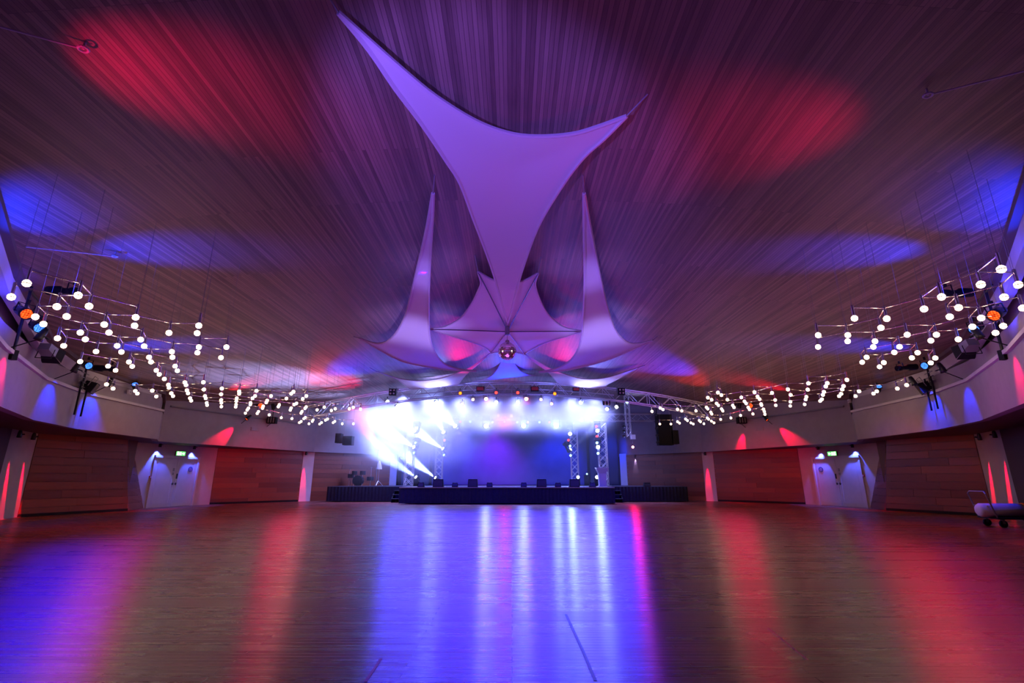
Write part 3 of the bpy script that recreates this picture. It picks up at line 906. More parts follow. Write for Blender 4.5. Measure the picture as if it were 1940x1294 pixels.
LEFT_BULBS = [(-7.22,6.8),(-8.01,7.37),(-6.88,7.3),(-7.13,7.81),(-7.69,7.83),(-7.98,8.35),(-8.56,8.37),(-8.81,8.8),(-6.78,8.4),(-7.17,8.9),(-7.69,8.83),(-8.02,9.36),(-8.59,9.36),(-8.9,9.85),(-9.41,9.77),(-9.81,10.37),(-6.84,9.38),(-5.95,8.9),(-6.29,9.4),(-7.76,9.87),(-8.07,10.4),(-8.64,10.37),(-8.96,10.91),(-9.51,10.87),(-10.72,11.87),(-7.79,10.89),(-8.13,11.42),(-6.92,10.48),(-7.26,10.98),(-6.31,10.48),(-6.99,11.46),(-8.69,11.42),(-8.99,11.91),(-9.54,11.91),(-9.83,12.41),(-10.43,12.38),(-10.64,12.9),(-8.7,12.38),(-9.01,12.94),(-9.55,12.9),(-9.83,13.42),(-10.13,14.07),(-9.88,14.61),(-10.12,15.04),(-10.69,15.98),(-11.03,16.57),(-11.62,17.61),(-11.96,18.22),(-10.64,15.0),(-10.96,15.5),(-11.6,16.57),(-11.94,17.17),(-12.5,14.93),(-12.87,15.66),(-12.48,16.1),(-12.79,16.62),(-11.88,16.05),(-12.57,17.23),(-9.31,14.59),(-10.04,15.83),(-10.79,17.13),(-11.07,17.64),(-11.7,18.75),(-12.05,19.36),(-9.36,15.66),(-10.02,16.77),(-11.14,18.75),(-11.72,19.77),(-10.74,18.04),(-9.09,16.2),(-9.33,16.65),(-9.95,17.64),(-10.33,18.32),(-10.82,19.2),(-11.18,19.84),(-8.46,16.09),(-9.03,17.13),(-9.38,17.64),(-10.02,18.75),(-10.26,19.2),(-10.87,20.24),(-11.19,20.76),(-11.82,21.81),(-8.47,17.13),(-9.11,18.18),(-9.38,18.67),(-9.99,19.68),(-10.29,20.24),(-10.99,21.31),(-11.35,21.93),(-11.05,22.42),(-8.18,17.7),(-7.55,16.65),(-7.31,16.26),(-9.16,19.27),(-9.42,19.77),(-11.0,23.51),(-7.23,17.13),(-7.62,17.78),(-8.32,18.9),(-8.54,19.2),(-9.08,20.17),(-9.39,20.8),(-10.65,23.88),(-8.33,19.84),(-8.55,20.27),(-9.07,21.24),(-9.35,21.81),(-9.81,23.42),(-10.07,23.88),(-10.71,25.11),(-11.02,25.63),(-9.85,24.45),(-10.12,25.05),(-10.74,26.18),(-8.24,20.76),(-7.63,19.94),(-7.7,20.94),(-7.35,20.41),(-9.87,25.63),(-10.22,26.29),(-8.99,24.06),(-9.27,24.55),(-8.98,25.05),(-9.27,25.63),(-8.98,26.18),(-8.39,26.18),(-6.76,20.41),(-6.47,20.0),(-6.33,20.52)]
RIGHT_BULBS = [(6.79,6.29),(7.02,6.85),(7.59,6.86),(7.88,7.38),(6.87,7.37),(7.06,7.95),(7.59,7.88),(7.86,8.37),(8.7,7.9),(6.21,8.46),(6.81,8.48),(7.11,9.04),(8.49,8.44),(8.81,8.97),(9.35,8.92),(9.64,9.38),(6.2,9.54),(6.75,10.46),(6.8,9.54),(7.1,10.0),(7.68,10.0),(7.97,10.46),(7.98,9.51),(8.57,9.51),(8.82,9.95),(8.54,10.45),(8.8,10.95),(9.31,9.85),(8.49,11.42),(8.74,11.94),(9.31,11.98),(9.55,12.46),(9.36,10.98),(9.62,11.48),(10.2,11.5),(10.51,12.01),(9.85,14.21),(9.59,14.72),(9.88,15.27),(9.04,14.76),(9.65,15.85),(10.41,15.22),(10.75,15.81),(10.44,16.28),(10.78,16.89),(11.27,16.67),(11.52,17.17),(10.45,17.31),(10.77,17.91),(11.33,17.85),(11.53,18.29),(11.45,19.16),(8.98,15.81),(9.66,16.89),(10.52,18.48),(11.12,19.59),(8.81,16.49),(9.73,18.06),(10.45,19.41),(11.55,16.18),(12.1,17.17),(12.14,16.18),(12.34,16.62),(12.25,15.04),(12.43,15.66),(6.95,16.42),(7.28,16.94),(7.03,17.51),(7.34,17.96),(7.92,17.96),(8.2,17.44),(8.15,16.35),(8.69,17.26),(9.04,17.83),(8.74,18.38),(9.04,18.9),(7.9,18.9),(8.18,19.42),(8.75,19.42),(9.05,20.0),(9.69,19.05),(9.86,19.36),(9.63,20.0),(9.97,20.62),(8.73,20.45),(9.03,21.05),(7.93,20.0),(8.14,20.41),(8.69,21.5),(8.98,22.13),(10.81,22.09),(10.51,20.52),(10.9,21.24),(11.41,22.21),(10.23,24.21),(10.47,23.6),(10.5,22.63),(9.34,23.6),(9.6,24.11),(10.07,24.95),(10.51,25.74),(10.15,26.18),(9.36,24.7),(9.61,25.21),(9.63,26.29),(9.31,25.74),(8.77,24.7),(8.46,24.06),(8.44,25.21),(8.77,25.9),(8.44,26.29),(7.85,26.29),(6.05,21.24),(6.09,20.17),(6.34,20.62),(6.94,20.59),(7.27,21.05),(7.88,21.05)]
for pts, side in ((LEFT_BULBS, 'left'), (RIGHT_BULBS, 'right')):
    cut = 13.7 if side == 'left' else 13.6
    chandelier([p for p in pts if p[1] < cut], 'near chrome honeycomb chandelier of mirrored globe bulbs under the %s ceiling edge' % side)
    chandelier([p for p in pts if p[1] >= cut], 'far chrome honeycomb chandelier of globe bulbs by the %s end of the arched truss' % side)

# white tension rods from the ceiling edge to an eye on the ceiling
for (px, far, lab) in (((147, 90), (-40, 40), 'thin white ceiling rod with a ring end high in the upper left corner'),
                       ((212, 485), (48, 468), 'thin white ceiling rod with a ring end above the left chandelier'),
                       ((1768, 178), (1990, 122), 'thin white ceiling rod with a ring end high in the upper right corner')):
    a = at_ceil(*px, 0.10); b = at_ceil(*far, 0.16)
    t = thing('ceiling_rod', a, lab, 'rod')
    bar('rod', a, b, 0.011, 'white', t)
    d = (b - a).normalized(); side_ = d.cross(Vector((0, 0, 1))).normalized()
    ring = [a - d * .05 + (d * math.cos(i * math.pi / 6) + side_ * math.sin(i * math.pi / 6)) * .05 for i in range(13)]
    MB().path(ring, .014, 6).build('ring', M['white'], t)
    bar('eye_bolt', a - d * .05, Vector((a.x, a.y, zc(a.x))) - d * .05, .012, 'white', t)

# ------------------------------------------------------------------ lamps
can_me = MB().lathe([(0.03, -.34), (0.06, -.33), (0.085, -.24), (0.10, -.05), (0.105, 0.03), (0.095, 0.03), (0.09, -.01)], 16).mesh('can', True)
can_me.materials.append(M['blackmat'])
lens_me = {}
for k_, m_ in LENS.items():
    me = MB().lathe([(0.092, -.008), (0.07, 0.006), (0.03, 0.014), (0.0, 0.016)], 18).mesh('lens', True)
    me.materials.append(m_); lens_me[k_] = me
yk = MB(); yk.tube((-.125, 0, -.12), (.125, 0, -.12), .008); yk.box((-.13, -.15, -.13), (-.12, .012, -.105)); yk.box((.12, -.15, -.13), (.13, .012, -.105)); yk.box((-.13, -.16, -.13), (.13, -.15, -.105)); yk.box((-.02, -.24, -.14), (.02, -.16, -.10))
yoke_me = yk.mesh('yoke'); yoke_me.materials.append(M['black'])
mh = MB().lathe([(0.05, -.26), (0.10, -.22), (0.125, -.08), (0.115, 0.02), (0.10, 0.03), (0.095, -.01)], 16).mesh('head', True); mh.materials.append(M['blackmat'])
my = MB(); my.box((-.17, -.30, -.16), (-.13, .04, -.04)); my.box((.13, -.30, -.16), (.17, .04, -.04)); my.box((-.17, -.34, -.16), (.17, -.28, -.04)); my.box((-.16, -.48, -.22), (.16, -.35, .04))
myoke = my.mesh('yoke'); myoke.materials.append(M['black'])
pf = MB().lathe([(0.05, -.72), (0.10, -.70), (0.11, -.42), (0.07, -.38), (0.065, -.16), (0.085, -.14), (0.09, 0.02), (0.08, 0.02), (0.075, -.02)], 16).mesh('barrel', True); pf.materials.append(M['black'])
def orient(loc, d, sc=1.0, up=None):
    d = Vector(d).normalized()
    u = Vector((0, 0, 1)) if abs(d.z) < 0.95 else Vector((0, 1, 0))
    x = d.cross(u).normalized(); y = d.cross(x).normalized()   # local -Y points up
    R = Matrix((x, y, d)).transposed().to_4x4()
    return Matrix.Translation(Vector(loc)) @ R @ Matrix.Scale(sc, 4)
def lamp(label, loc, d, lens, sc=1.0, kind='can', group=None, name=None, cat='spotlight'):
    t = thing(name or {'can': 'par_lamp', 'head': 'moving_head_lamp', 'profile': 'profile_spotlight'}[kind], loc, label, cat, group)
    mx = orient(loc, d, sc)
    body = {'can': ('can', can_me), 'head': ('head', mh), 'profile': ('barrel', pf)}[kind]
    link(body[0], body[1], None, t, mx)
    if lens: link('lens', lens_me[lens], None, t, mx)
    link('yoke', myoke if kind == 'head' else yoke_me, None, t, mx)
    return t
COLW = {'white': 'white', 'red': 'red', 'orange': 'orange', 'pink': 'pale pink', 'cyan': 'pale blue', 'magenta': 'magenta', 'hotred': 'glaring red-rimmed'}
def row(items, Y, where, aim, kind='can', sc=1.0, group=None):
    """lamps of one truss, labelled by colour and order along it"""
    items = sorted(items)
    tot = {}
    for it in items: tot[it[2]] = tot.get(it[2], 0) + 1
    seen = {}
    for (x, y, c) in items:
        seen[c] = seen.get(c, 0) + 1
        o = '' if tot[c] == 1 else ORD[seen[c] - 1] + ' '
        lab = '%s%s stage lamp %s%s' % (o, COLW[c], 'from the left ' if tot[c] > 1 else '', where)
        p = at_y(x, y, Y)
        big = {'white': 1.0, 'hotred': 1.15, 'magenta': 1.0}.get(c, 0.9)
        lamp(lab, p, BEAM_DIR.get((x, y), Vector(aim) - p), c, sc * big, kind, group)

# front arched truss ------------------------------------------------
TY = 25.5
def arch_z(x): return 6.11 - 0.0112 * x * x
tr = thing('arched_truss', (0, TY, arch_z(0)), 'long arched silver lattice truss spanning the hall in front of the stage', 'truss')
TX = 10.75; NT = 36
xs_ = [-TX + 2 * TX * i / NT for i in range(NT + 1)]
TD, TH = 0.42, 0.62
for dy in (0, TD):
    for dz in (0, -TH):
        MB().path([(x, TY + dy, arch_z(x) + dz) for x in xs_], 0.032, 8).build('chord', M['alu'], tr)
for i in range(NT):
    a, b = xs_[i], xs_[i + 1]
    za, zb = arch_z(a), arch_z(b)
    if i % 2: za, zb = za - TH, zb
    else: za, zb = za, zb - TH
    bar('brace', (a, TY, za), (b, TY, zb), .017, 'alu', tr, 6)
    bar('brace', (a, TY + TD, za), (b, TY + TD, zb), .017, 'alu', tr, 6)
    bar('brace', (a, TY, arch_z(a)), (b if i % 2 else a, TY + TD, arch_z(b if i % 2 else a)), .014, 'alu', tr, 6)
    bar('brace', (a, TY, arch_z(a) - TH), (b if i % 2 else a, TY + TD, arch_z(b if i % 2 else a) - TH), .014, 'alu', tr, 6)
    if i % 6 == 0:
        for dy in (0, TD): bar('post', (a, TY + dy, arch_z(a)), (a, TY + dy, arch_z(a) - TH), .022, 'alu', tr, 6)
# lamp pipe slung inside the truss
pb_ = thing('lamp_pipe', (0, TY + .2, 5.6), 'thin bright horizontal lamp pipe slung inside the arched truss', 'pipe')
MB().path([(x, TY + .21, arch_z(x) - .34) for x in xs_[9:-9]], 0.028, 8).build('pipe', M['alu'], pb_)
for i in (10, 14, 18, 22, 26): bar('clamp', (xs_[i], TY + .21, arch_z(xs_[i])), (xs_[i], TY + .21, arch_z(xs_[i]) - .34), .012, 'alu', pb_, 6)

row([(872, 745, 'orange'), (940, 744, 'red'), (981, 744, 'red'), (1051, 746, 'orange')], TY - .12, 'hung in the middle of the arched truss', (0, 12, 0))
row([(896, 757, 'pink'), (1025, 757, 'pink'), (921, 756, 'hotred'), (997, 756, 'hotred'), (876, 765, 'pink'), (1045, 765, 'pink'),
     (827, 762, 'white'), (940, 762, 'white'), (981, 762, 'white'), (1100, 763, 'white'), (734, 761, 'white'), (753, 770, 'white'), (1150, 775, 'white'), (1168, 771, 'white'), (1188, 762, 'cyan')],
    TY + .3, 'on the lower edge of the arched truss', (0, 14, 0.5))
# four-lamp blinders and dark floods on the arch
for (x, y, wd, ht, lab) in ((744, 743, 13, 13, 'square four-lamp blinder high on the left part of the arched truss'), (1177, 742, 13, 13, 'square four-lamp blinder high on the right part of the arched truss'),
                            (1091, 738, 12, 7, 'dark unlit flood lamp on the arched truss under the right far sail'), (910, 737, 15, 9, 'dark rust-coloured box flood on the arched truss, left of centre'),
                            (1013, 737, 15, 9, 'dark rust-coloured box flood on the arched truss, right of centre'), (1149, 764, 13, 7, 'dark four-lamp blinder below the right part of the arched truss')):
    p = at_y(x, y, TY - .18); k = 25 / F
    t = thing('blinder_lamp' if ht > 10 else 'flood_lamp', p, lab, 'lamp')
    MB().box((p.x - wd * k / 2, p.y - .1, p.z - ht * k / 2), (p.x + wd * k / 2, p.y + .1, p.z + ht * k / 2)).build('housing', M['black'], t)
    b = MB(); b.box((p.x - wd * k / 2 - .02, p.y - .02, p.z - .02), (p.x - wd * k / 2, p.y + .2, p.z + ht * k / 2 + .06)); b.box((p.x + wd * k / 2, p.y - .02, p.z - .02), (p.x + wd * k / 2 + .02, p.y + .2, p.z + ht * k / 2 + .06)); b.build('bracket', M['grey'], t)
    cells = [(-1, -1), (1, -1), (-1, 1), (1, 1)] if 'four' in lab else [(0, 0)]
    for cx_, cz_ in cells:
        q = p + Vector((cx_ * wd * k * .24, -.1, cz_ * ht * k * .24))
        if len(cells) > 1: MB().lathe([(0.055, 0), (0.05, .012), (0, .016)], 12, Matrix.Translation(q) @ Matrix.Rotation(math.pi / 2, 4, 'X')).build('reflector', M['orange'] if False else M['chrome'], t)
        else:
            MB().box((p.x - wd * k * .43, p.y - .115, p.z - ht * k * .36), (p.x + wd * k * .43, p.y - .1, p.z + ht * k * .36)).build('glass', M['signred'], t)

# lattice trusses: straight runs and towers -------------------------
def lattice(root, A, B, wd, up, cell, r=.024, rb=.013):
    A, B = Vector(A), Vector(B); d = (B - A).normalized(); L = (B - A).length
    e1 = Vector(up).normalized(); e2 = d.cross(e1).normalized(); h = wd / 2
    cs = [(e1 * h + e2 * h), (e1 * h - e2 * h), (-e1 * h - e2 * h), (-e1 * h + e2 * h)]
    for c in cs: bar('chord', A + c, B + c, r, 'alu', root)
    n = max(2, round(L / cell))
    for i in range(n):
        p, q = A + d * (L * i / n), A + d * (L * (i + 1) / n)
        for k in range(4):
            a, b = cs[k], cs[(k + 1) % 4]
            if i % 2: a, b = b, a
            bar('brace', p + a, q + b, rb, 'alu', root, 6)
        if root.get('cross'):
            for k in (0, 2):
                a, b = cs[k], cs[(k + 1) % 4]
                if not i % 2: a, b = b, a
                bar('brace', p + a, q + b, rb, 'alu', root, 6)
RY = 30.5
rz = at_y(970, 795, RY).z + .12
rt = thing('lattice_truss', (0, RY, rz), 'straight horizontal lattice truss above the back of the stage, behind the arch', 'truss')
lattice(rt, (-8.6, RY, rz), (9.2, RY, rz), .42, (0, 0, 1), .5)
for x in (-8, -4, 0, 4, 8.6): bar('hoist_wire', (x, RY, rz + .2), (x, RY, zc(x)), .01, 'wire', rt, 6)
row([(879, 788, 'cyan'), (903, 787, 'cyan'), (944, 787, 'pink'), (969, 788, 'pink'), (1010, 788, 'cyan'), (1033, 788, 'cyan'), (1102, 796, 'white')], RY - .35, 'in the upper row of the rear truss', (0, 16, 0))
row([(872, 799, 'red'), (891, 799, 'cyan'), (933, 800, 'cyan'), (956, 799, 'magenta'), (980, 800, 'cyan'), (1000, 800, 'red'), (1022, 800, 'cyan'), (1041, 800, 'red'), (1087, 802, 'cyan'), (1121, 798, 'cyan')], RY - .3, 'in the lower row of the rear truss', (0, 18, 0), 'can', .85)
row([(862, 807, 'white'), (921, 807, 'white'), (992, 807, 'white'), (1054, 807, 'white'), (819, 795, 'white')], RY - .2, 'glaring under the rear truss', (0, 10, 1), 'head', 1.35)

STAGE_Z = 0.80
for (x0, x1, y1, Y, lab) in ((825.5, 839.5, 812, 31.6, 'inner left'), (1081, 1095, 812, 31.6, 'inner right'), (769, 785, 802, 29.0, 'outer left'), (1134, 1150, 802, 29.0, 'outer right')):
    a, b = at_y(x0, 860, Y), at_y(x1, 860, Y); c = (a + b) / 2
    t = thing('truss_tower', (c.x, Y, STAGE_Z), 'upright silver lattice tower, the %s of the four on the stage' % lab, 'tower')
    t['cross'] = 1
    lattice(t, (c.x, Y, STAGE_Z + .03), (c.x, Y, at_y(960, y1, Y).z), (b - a).x - .04, (0, 1, 0), .44)
    del t['cross']
    MB().box((c.x - .35, Y - .35, STAGE_Z), (c.x + .35, Y + .35, STAGE_Z + .03)).build('base_plate', M['grey'], t)
def tower_row(items, Y, where, kinds):
    for i, (x, y, c, dx) in enumerate(items):
        p = at_y(x, y, Y)
        lab = '%s stage lamp, %s down on the %s tower' % (COLW[c], ORD[i], where)
        lamp(lab, p, BEAM_DIR.get((x, y), Vector(dx)), c, 1.15 if c == 'white' else .85, 'head' if c == 'white' else 'can')
tower_row([(840, 819, 'white', (-.5, -.7, .5)), (842, 834, 'red', (-.3, -1, .1)), (839, 850, 'white', (-.6, -.6, .4)), (841, 862, 'cyan', (-.3, -1, .2))], 31.2, 'inner left', None)
tower_row([(786, 816, 'white', (-.5, -.7, .4)), (787, 839, 'cyan', (-.3, -1, .2)), (784, 847, 'white', (-.6, -.6, .4)), (784, 858, 'cyan', (-.3, -1, .1))], 28.6, 'outer left', None)
tower_row([(1080, 822, 'white', (-.15, -1, .0)), (1077, 834, 'red', (-.3, -1, .1)), (1080, 845, 'cyan', (-.3, -1, .2)), (1081, 851, 'white', (-.1, -1, .05)), (1081, 863, 'cyan', (-.3, -1, .1))], 31.2, 'inner right', None)
tower_row([(1130, 808, 'red', (-.3, -1, .1)), (1132, 816, 'white', (-.15, -1, 0)), (1131, 827, 'red', (-.3, -1, .1)), (1131, 839, 'cyan', (-.3, -1, .2)), (1133, 847, 'white', (-.12, -1, 0)), (1133, 859, 'cyan', (-.3, -1, .1))], 28.6, 'outer right', None)
for (x, y, Y, c, d, lab) in ((825, 905, 31.0, 'white', (-.6, -.6, .4), 'white floor lamp beaming up beside the inner left tower'), (788, 904, 28.4, 'white', (-.6, -.6, .4), 'white floor lamp beaming up beside the outer left tower'),
                             (1095, 904, 31.0, 'white', (-.1, -1, 0), 'white floor lamp at the foot of the inner right tower'), (1131, 904, 28.4, 'white', (-.1, -1, 0), 'white floor lamp left of the white lectern'),
                             (1112, 898, 31.8, 'cyan', (-.1, -1, 0), 'small pale blue lamp low between the two right towers')):
    p = at_y(x, y, Y); p.z = max(p.z, STAGE_Z + .22)
    t = lamp(lab, p, BEAM_DIR.get((x, y), d), c, 1.0 if c == 'white' else .6, 'can')
    MB().box((p.x - .14, p.y + .05, STAGE_Z), (p.x + .14, p.y + .33, p.z - .05)).build('floor_base', M['black'], t)

# ------------------------------------------------------------------ stage
SX0, SX1, SY = -5.55, 5.05, 25.25                           # middle part
WY = 27.6                                                    # front of the two side wings
stg = thing('stage', (0, SY, 0), 'low wide stage hung with a black pleated skirt across the far end of the hall', 'stage')
MB().box((SX0, SY, STAGE_Z - .12), (SX1, 33.9, STAGE_Z)).build('deck', M['deck'], stg)
def wing(pl):
    mb = MB(); n = len(pl)
    mb.v = [(x, y, STAGE_Z - .12) for x, y in pl] + [(x, y, STAGE_Z) for x, y in pl]
    mb.f = [tuple(reversed(range(n))), tuple(range(n, 2 * n))] + [(i, (i + 1) % n, n + (i + 1) % n, n + i) for i in range(n)]
    mb.build('deck', M['deck'], stg)
wing([(-9.95, WY), (SX0 - .01, WY), (SX0 - .01, 33.9), (-7.3, 33.9), (-7.3, 32.3), (-9.95, 29.75)])
wing([(SX1 + .01, WY), (9.45, WY), (9.45, 29.75), (6.95, 32.3), (6.95, 33.9), (SX1 + .01, 33.9)])
def skirt(pts, nm='skirt'):
    pp = subdiv(pts, .09); mb = MB(); nn = normals(pp)
    Q = [Vector(p) - n * (0.02 + (.018 if i % 2 else -.018)) for i, (p, n) in enumerate(zip(pp, nn))]
    for a, b in zip(Q, Q[1:]): mb.quad((a.x, a.y, .04), (b.x, b.y, .04), (b.x, b.y, STAGE_Z - .03), (a.x, a.y, STAGE_Z - .03))
    mb.build(nm, M['skirt'], stg)
skirt([(SX0, SY), (SX1, SY)]); skirt([(-9.95, WY), (SX0, WY)]); skirt([(SX1, WY), (9.45, WY)])
skirt([(-9.95, 29.7), (-9.95, WY)]); skirt([(9.45, WY), (9.45, 29.7)])
MB().box((SX0, SY - .05, STAGE_Z - .04), (SX1, SY, STAGE_Z + .005)).build('front_edge', M['alu'], stg)
for i in range(11): bar('foot', (SX0 + .5 + i * .96, SY + .1, 0), (SX0 + .5 + i * .96, SY + .1, STAGE_Z - .12), .03, 'grey', stg)
for (x0, lab) in ((SX0 - .75, 'left'), (SX1 + .02, 'right')):
    st = thing('stage_steps', (x0 + .36, WY - .6, 0), 'small black flight of steps against the stage on its %s side' % lab, 'steps')
    for k in range(3):
        MB().box((x0, WY - .25 * (3 - k) - .02, .2 * (k + 1) - .03), (x0 + .72, WY - .25 * (2 - k) - .03, .2 * (k + 1))).build('tread', M['deck'], st)
    for xx in (x0, x0 + .68):
        MB().hexa([(xx, WY - .75, 0), (xx + .04, WY - .75, 0), (xx + .04, WY - .05, 0), (xx, WY - .05, 0)], [(xx, WY - .75, .17), (xx + .04, WY - .75, .17), (xx + .04, WY - .05, .57), (xx, WY - .05, .57)]).build('stringer', M['black'], st)

# wedge monitors along the stage edge
mon = [(790.8, 802.8, 7.6), (819.7, 839, 13.3), (856, 867, 7), (886, 904.5, 13.3), (921.6, 933, 7.2), (986.7, 998, 7.2), (1017, 1035.8, 13.3), (1052, 1063.3, 7), (1079.7, 1098.6, 13.3), (1117, 1129, 7.6)]
nb = ns = 0
for (x0, x1, hpx) in mon:
    Y = SY + .12; a, b = at_y(x0, 920, Y), at_y(x1, 920, Y); h = hpx * 25 / F + .02; c = (a + b) / 2; wd = (b - a).x
    big = hpx > 10
    if big: nb += 1
    else: ns += 1
    lab = ('%s large black stage monitor from the left along the stage edge' % ORD[nb - 1]) if big else ('%s small black stage monitor from the left along the stage edge' % ORD[ns - 1])
    t = thing('stage_monitor', (c.x, Y, STAGE_Z), lab, 'monitor', 'black stage monitors along the stage edge')
    z = STAGE_Z; dp = .5 if big else .32
    MB().hexa([(a.x, Y, z), (b.x, Y, z), (b.x, Y + dp, z), (a.x, Y + dp, z)], [(a.x + .02, Y + .05, z + h), (b.x - .02, Y + .05, z + h), (b.x - .02, Y + dp * .55, z + h), (a.x + .02, Y + dp * .55, z + h)]).build('cabinet', M['black'], t)
    MB().hexa([(a.x + .03, Y - .012, z + .03), (b.x - .03, Y - .012, z + .03), (b.x - .03, Y, z + .03), (a.x + .03, Y, z + .03)], [(a.x + .04, Y + .03, z + h - .03), (b.x - .04, Y + .03, z + h - .03), (b.x - .04, Y + .05, z + h - .03), (a.x + .04, Y + .05, z + h - .03)]).build('grille', M['deck'], t)
    bar('handle', (a.x + wd * .35, Y + dp * .3, z + h + .006), (b.x - wd * .35, Y + dp * .3, z + h + .006), .008, 'grey', t)
c = at_y(1226, 920, WY + .2)
t = thing('stage_monitor', (c.x, WY + .2, STAGE_Z), 'single black monitor alone on the right wing of the stage', 'monitor')
MB().hexa([(c.x - .17, WY + .1, STAGE_Z), (c.x + .17, WY + .1, STAGE_Z), (c.x + .17, WY + .45, STAGE_Z), (c.x - .17, WY + .45, STAGE_Z)], [(c.x - .16, WY + .14, STAGE_Z + .2), (c.x + .16, WY + .14, STAGE_Z + .2), (c.x + .16, WY + .3, STAGE_Z + .2), (c.x - .16, WY + .3, STAGE_Z + .2)]).build('cabinet', M['black'], t)
MB().box((c.x - .14, WY + .1, STAGE_Z + .02), (c.x + .14, WY + .115, STAGE_Z + .12)).build('grille', M['deck'], t)

# lectern
a, b = at_y(1129, 900, 27.4), at_y(1152, 900, 27.4); c = (a + b) / 2; wd = (b - a).x; z = STAGE_Z
t = thing('lectern', (c.x, 27.4, z), 'white lectern with a wide flared top at the right of the stage', 'lectern')
hw = wd / 2
MB().box((c.x - hw * .7, 27.2, z), (c.x + hw * .7, 27.65, z + .04)).build('base', M['door'], t)
MB().hexa([(c.x - hw * .55, 27.22, z + .04), (c.x + hw * .55, 27.22, z + .04), (c.x + hw * .55, 27.6, z + .04), (c.x - hw * .55, 27.6, z + .04)], [(c.x - hw * .62, 27.24, z + .68), (c.x + hw * .62, 27.24, z + .68), (c.x + hw * .62, 27.6, z + .68), (c.x - hw * .62, 27.6, z + .68)]).build('pedestal', M['door'], t)
MB().hexa([(c.x - hw * .62, 27.22, z + .68), (c.x + hw * .62, 27.22, z + .68), (c.x + hw * .62, 27.62, z + .68), (c.x - hw * .62, 27.62, z + .68)], [(c.x - hw * 1.02, 27.12, z + .93), (c.x + hw * .98, 27.12, z + .93), (c.x + hw * .98, 27.68, z + .98), (c.x - hw * 1.02, 27.68, z + .98)]).build('desk_top', M['door'], t)
MB().box((c.x - hw * 1.05, 27.1, z + .93), (c.x + hw, 27.14, z + .97)).build('lip', M['door'], t)

# backdrop and side drapes
bd = pleats('backdrop_cloth', [(-5.3, 33.7), (5.0, 33.7)], STAGE_Z + .02, 5.7, .03, .3, M['backdrop'], 0)
tag(bd, 'wide backdrop cloth at the back of the stage, lit deep blue and purple', 'backdrop')
for (x0, x1, lab) in ((-7.2, -5.4, 'left'), (5.1, 7.0, 'right')):
    o = pleats('stage_drape', [(x0, 33.2), (x1, 33.2)], STAGE_Z + .02, 5.6, .06, .14, M['drape'], 0)
    tag(o, 'dark pleated drape at the %s side of the stage, beside the blue backdrop' % lab, 'drape')

# right of the stage: hanging ladder of lamps, red lamp, hung speakers
Y = 28.8
p0, p1 = at_y(1190, 805, Y), at_y(1190, 828, Y)
t = thing('hanging_truss', p0, 'short lattice truss hanging down right of the stage, hung with dark lamps', 'truss')
lattice(t, (p0.x, Y, zc(p0.x)), (p0.x, Y, p1.z), .24, (0, 1, 0), .3, .02, .011)
for k, y in enumerate((808, 817, 826)):
    p = at_y(1182, y, Y - .1)
    lamp('unlit dark lamp, %s down on the left of the hanging truss right of the stage' % ORD[k], p, (-.3, -1, -.2), None, .9)
p = at_y(1199, 828, Y - .1)
t = thing('hanging_box', p, 'pale box hanging above the red lamp right of the stage', 'box')
MB().box((p.x - .13, p.y - .1, p.z - .13), (p.x + .13, p.y + .2, p.z + .13)).build('housing', M['door'], t)
bar('hanger', (p.x, p.y + .05, p.z + .13), (p.x, p.y + .05, p.z + .8), .012, 'grey', t)
rl = lamp('small red lamp hanging below the pale box right of the stage', at_y(1199, 847, Y - .2), (-.1, -1, 0), 'hotred', .8)
bar('hanging_rod', at_y(1199, 847, Y - .2) + Vector((0, .1, 0)), (p.x, p.y + .05, p.z - .13), .012, 'grey', rl)
for (x0, x1, y0, y1, lab) in ((1249, 1272, 785, 843, 'tall black speaker hanging right of the stage'), (1273, 1285, 815, 841, 'small black speaker hanging right of the tall black speaker'),
                              (634, 646, 821, 839, 'small dark speaker hanging left of the stage in the blue haze'), (648, 667, 826, 843, 'wide dark speaker hanging left of the stage in the blue haze')):
    Y = 27.3; a, b = at_y(x0, y1, Y), at_y(x1, y0, Y)
    t = thing('hanging_speaker', ((a.x + b.x) / 2, Y, a.z), lab, 'speaker')
    MB().box((a.x, Y, a.z), (b.x, Y + .45, b.z)).build('cabinet', M['black'], t)
    MB().box((a.x + .03, Y - .015, a.z + .03), (b.x - .03, Y, b.z - .03)).build('grille', M['black'], t)
    for xx in (a.x + .06, b.x - .06): bar('hanging_wire', (xx, Y + .2, b.z), (xx, Y + .2, zc(xx)), .008, 'wire', t, 6)
Y = 27.2; a = at_y(1242, 786, Y); b = at_y(1242, 838, Y)
t = thing('lamp_column', b, 'upright column of small dark lamps left of the tall hanging speaker', 'lamp')
bar('pole', (a.x + .1, Y, zc(a.x)), (b.x + .1, Y, b.z), .025, 'black', t)
for k in range(5):
    z = a.z + (b.z - a.z) * k / 4
    MB().lathe([(0.03, -.1), (0.07, -.08), (0.08, .08), (0.06, .09)], 12, orient((a.x, Y - .05, z), (-.6, -.8, -.1), 1.0)).build('lamp_head', M['blackmat'], t)
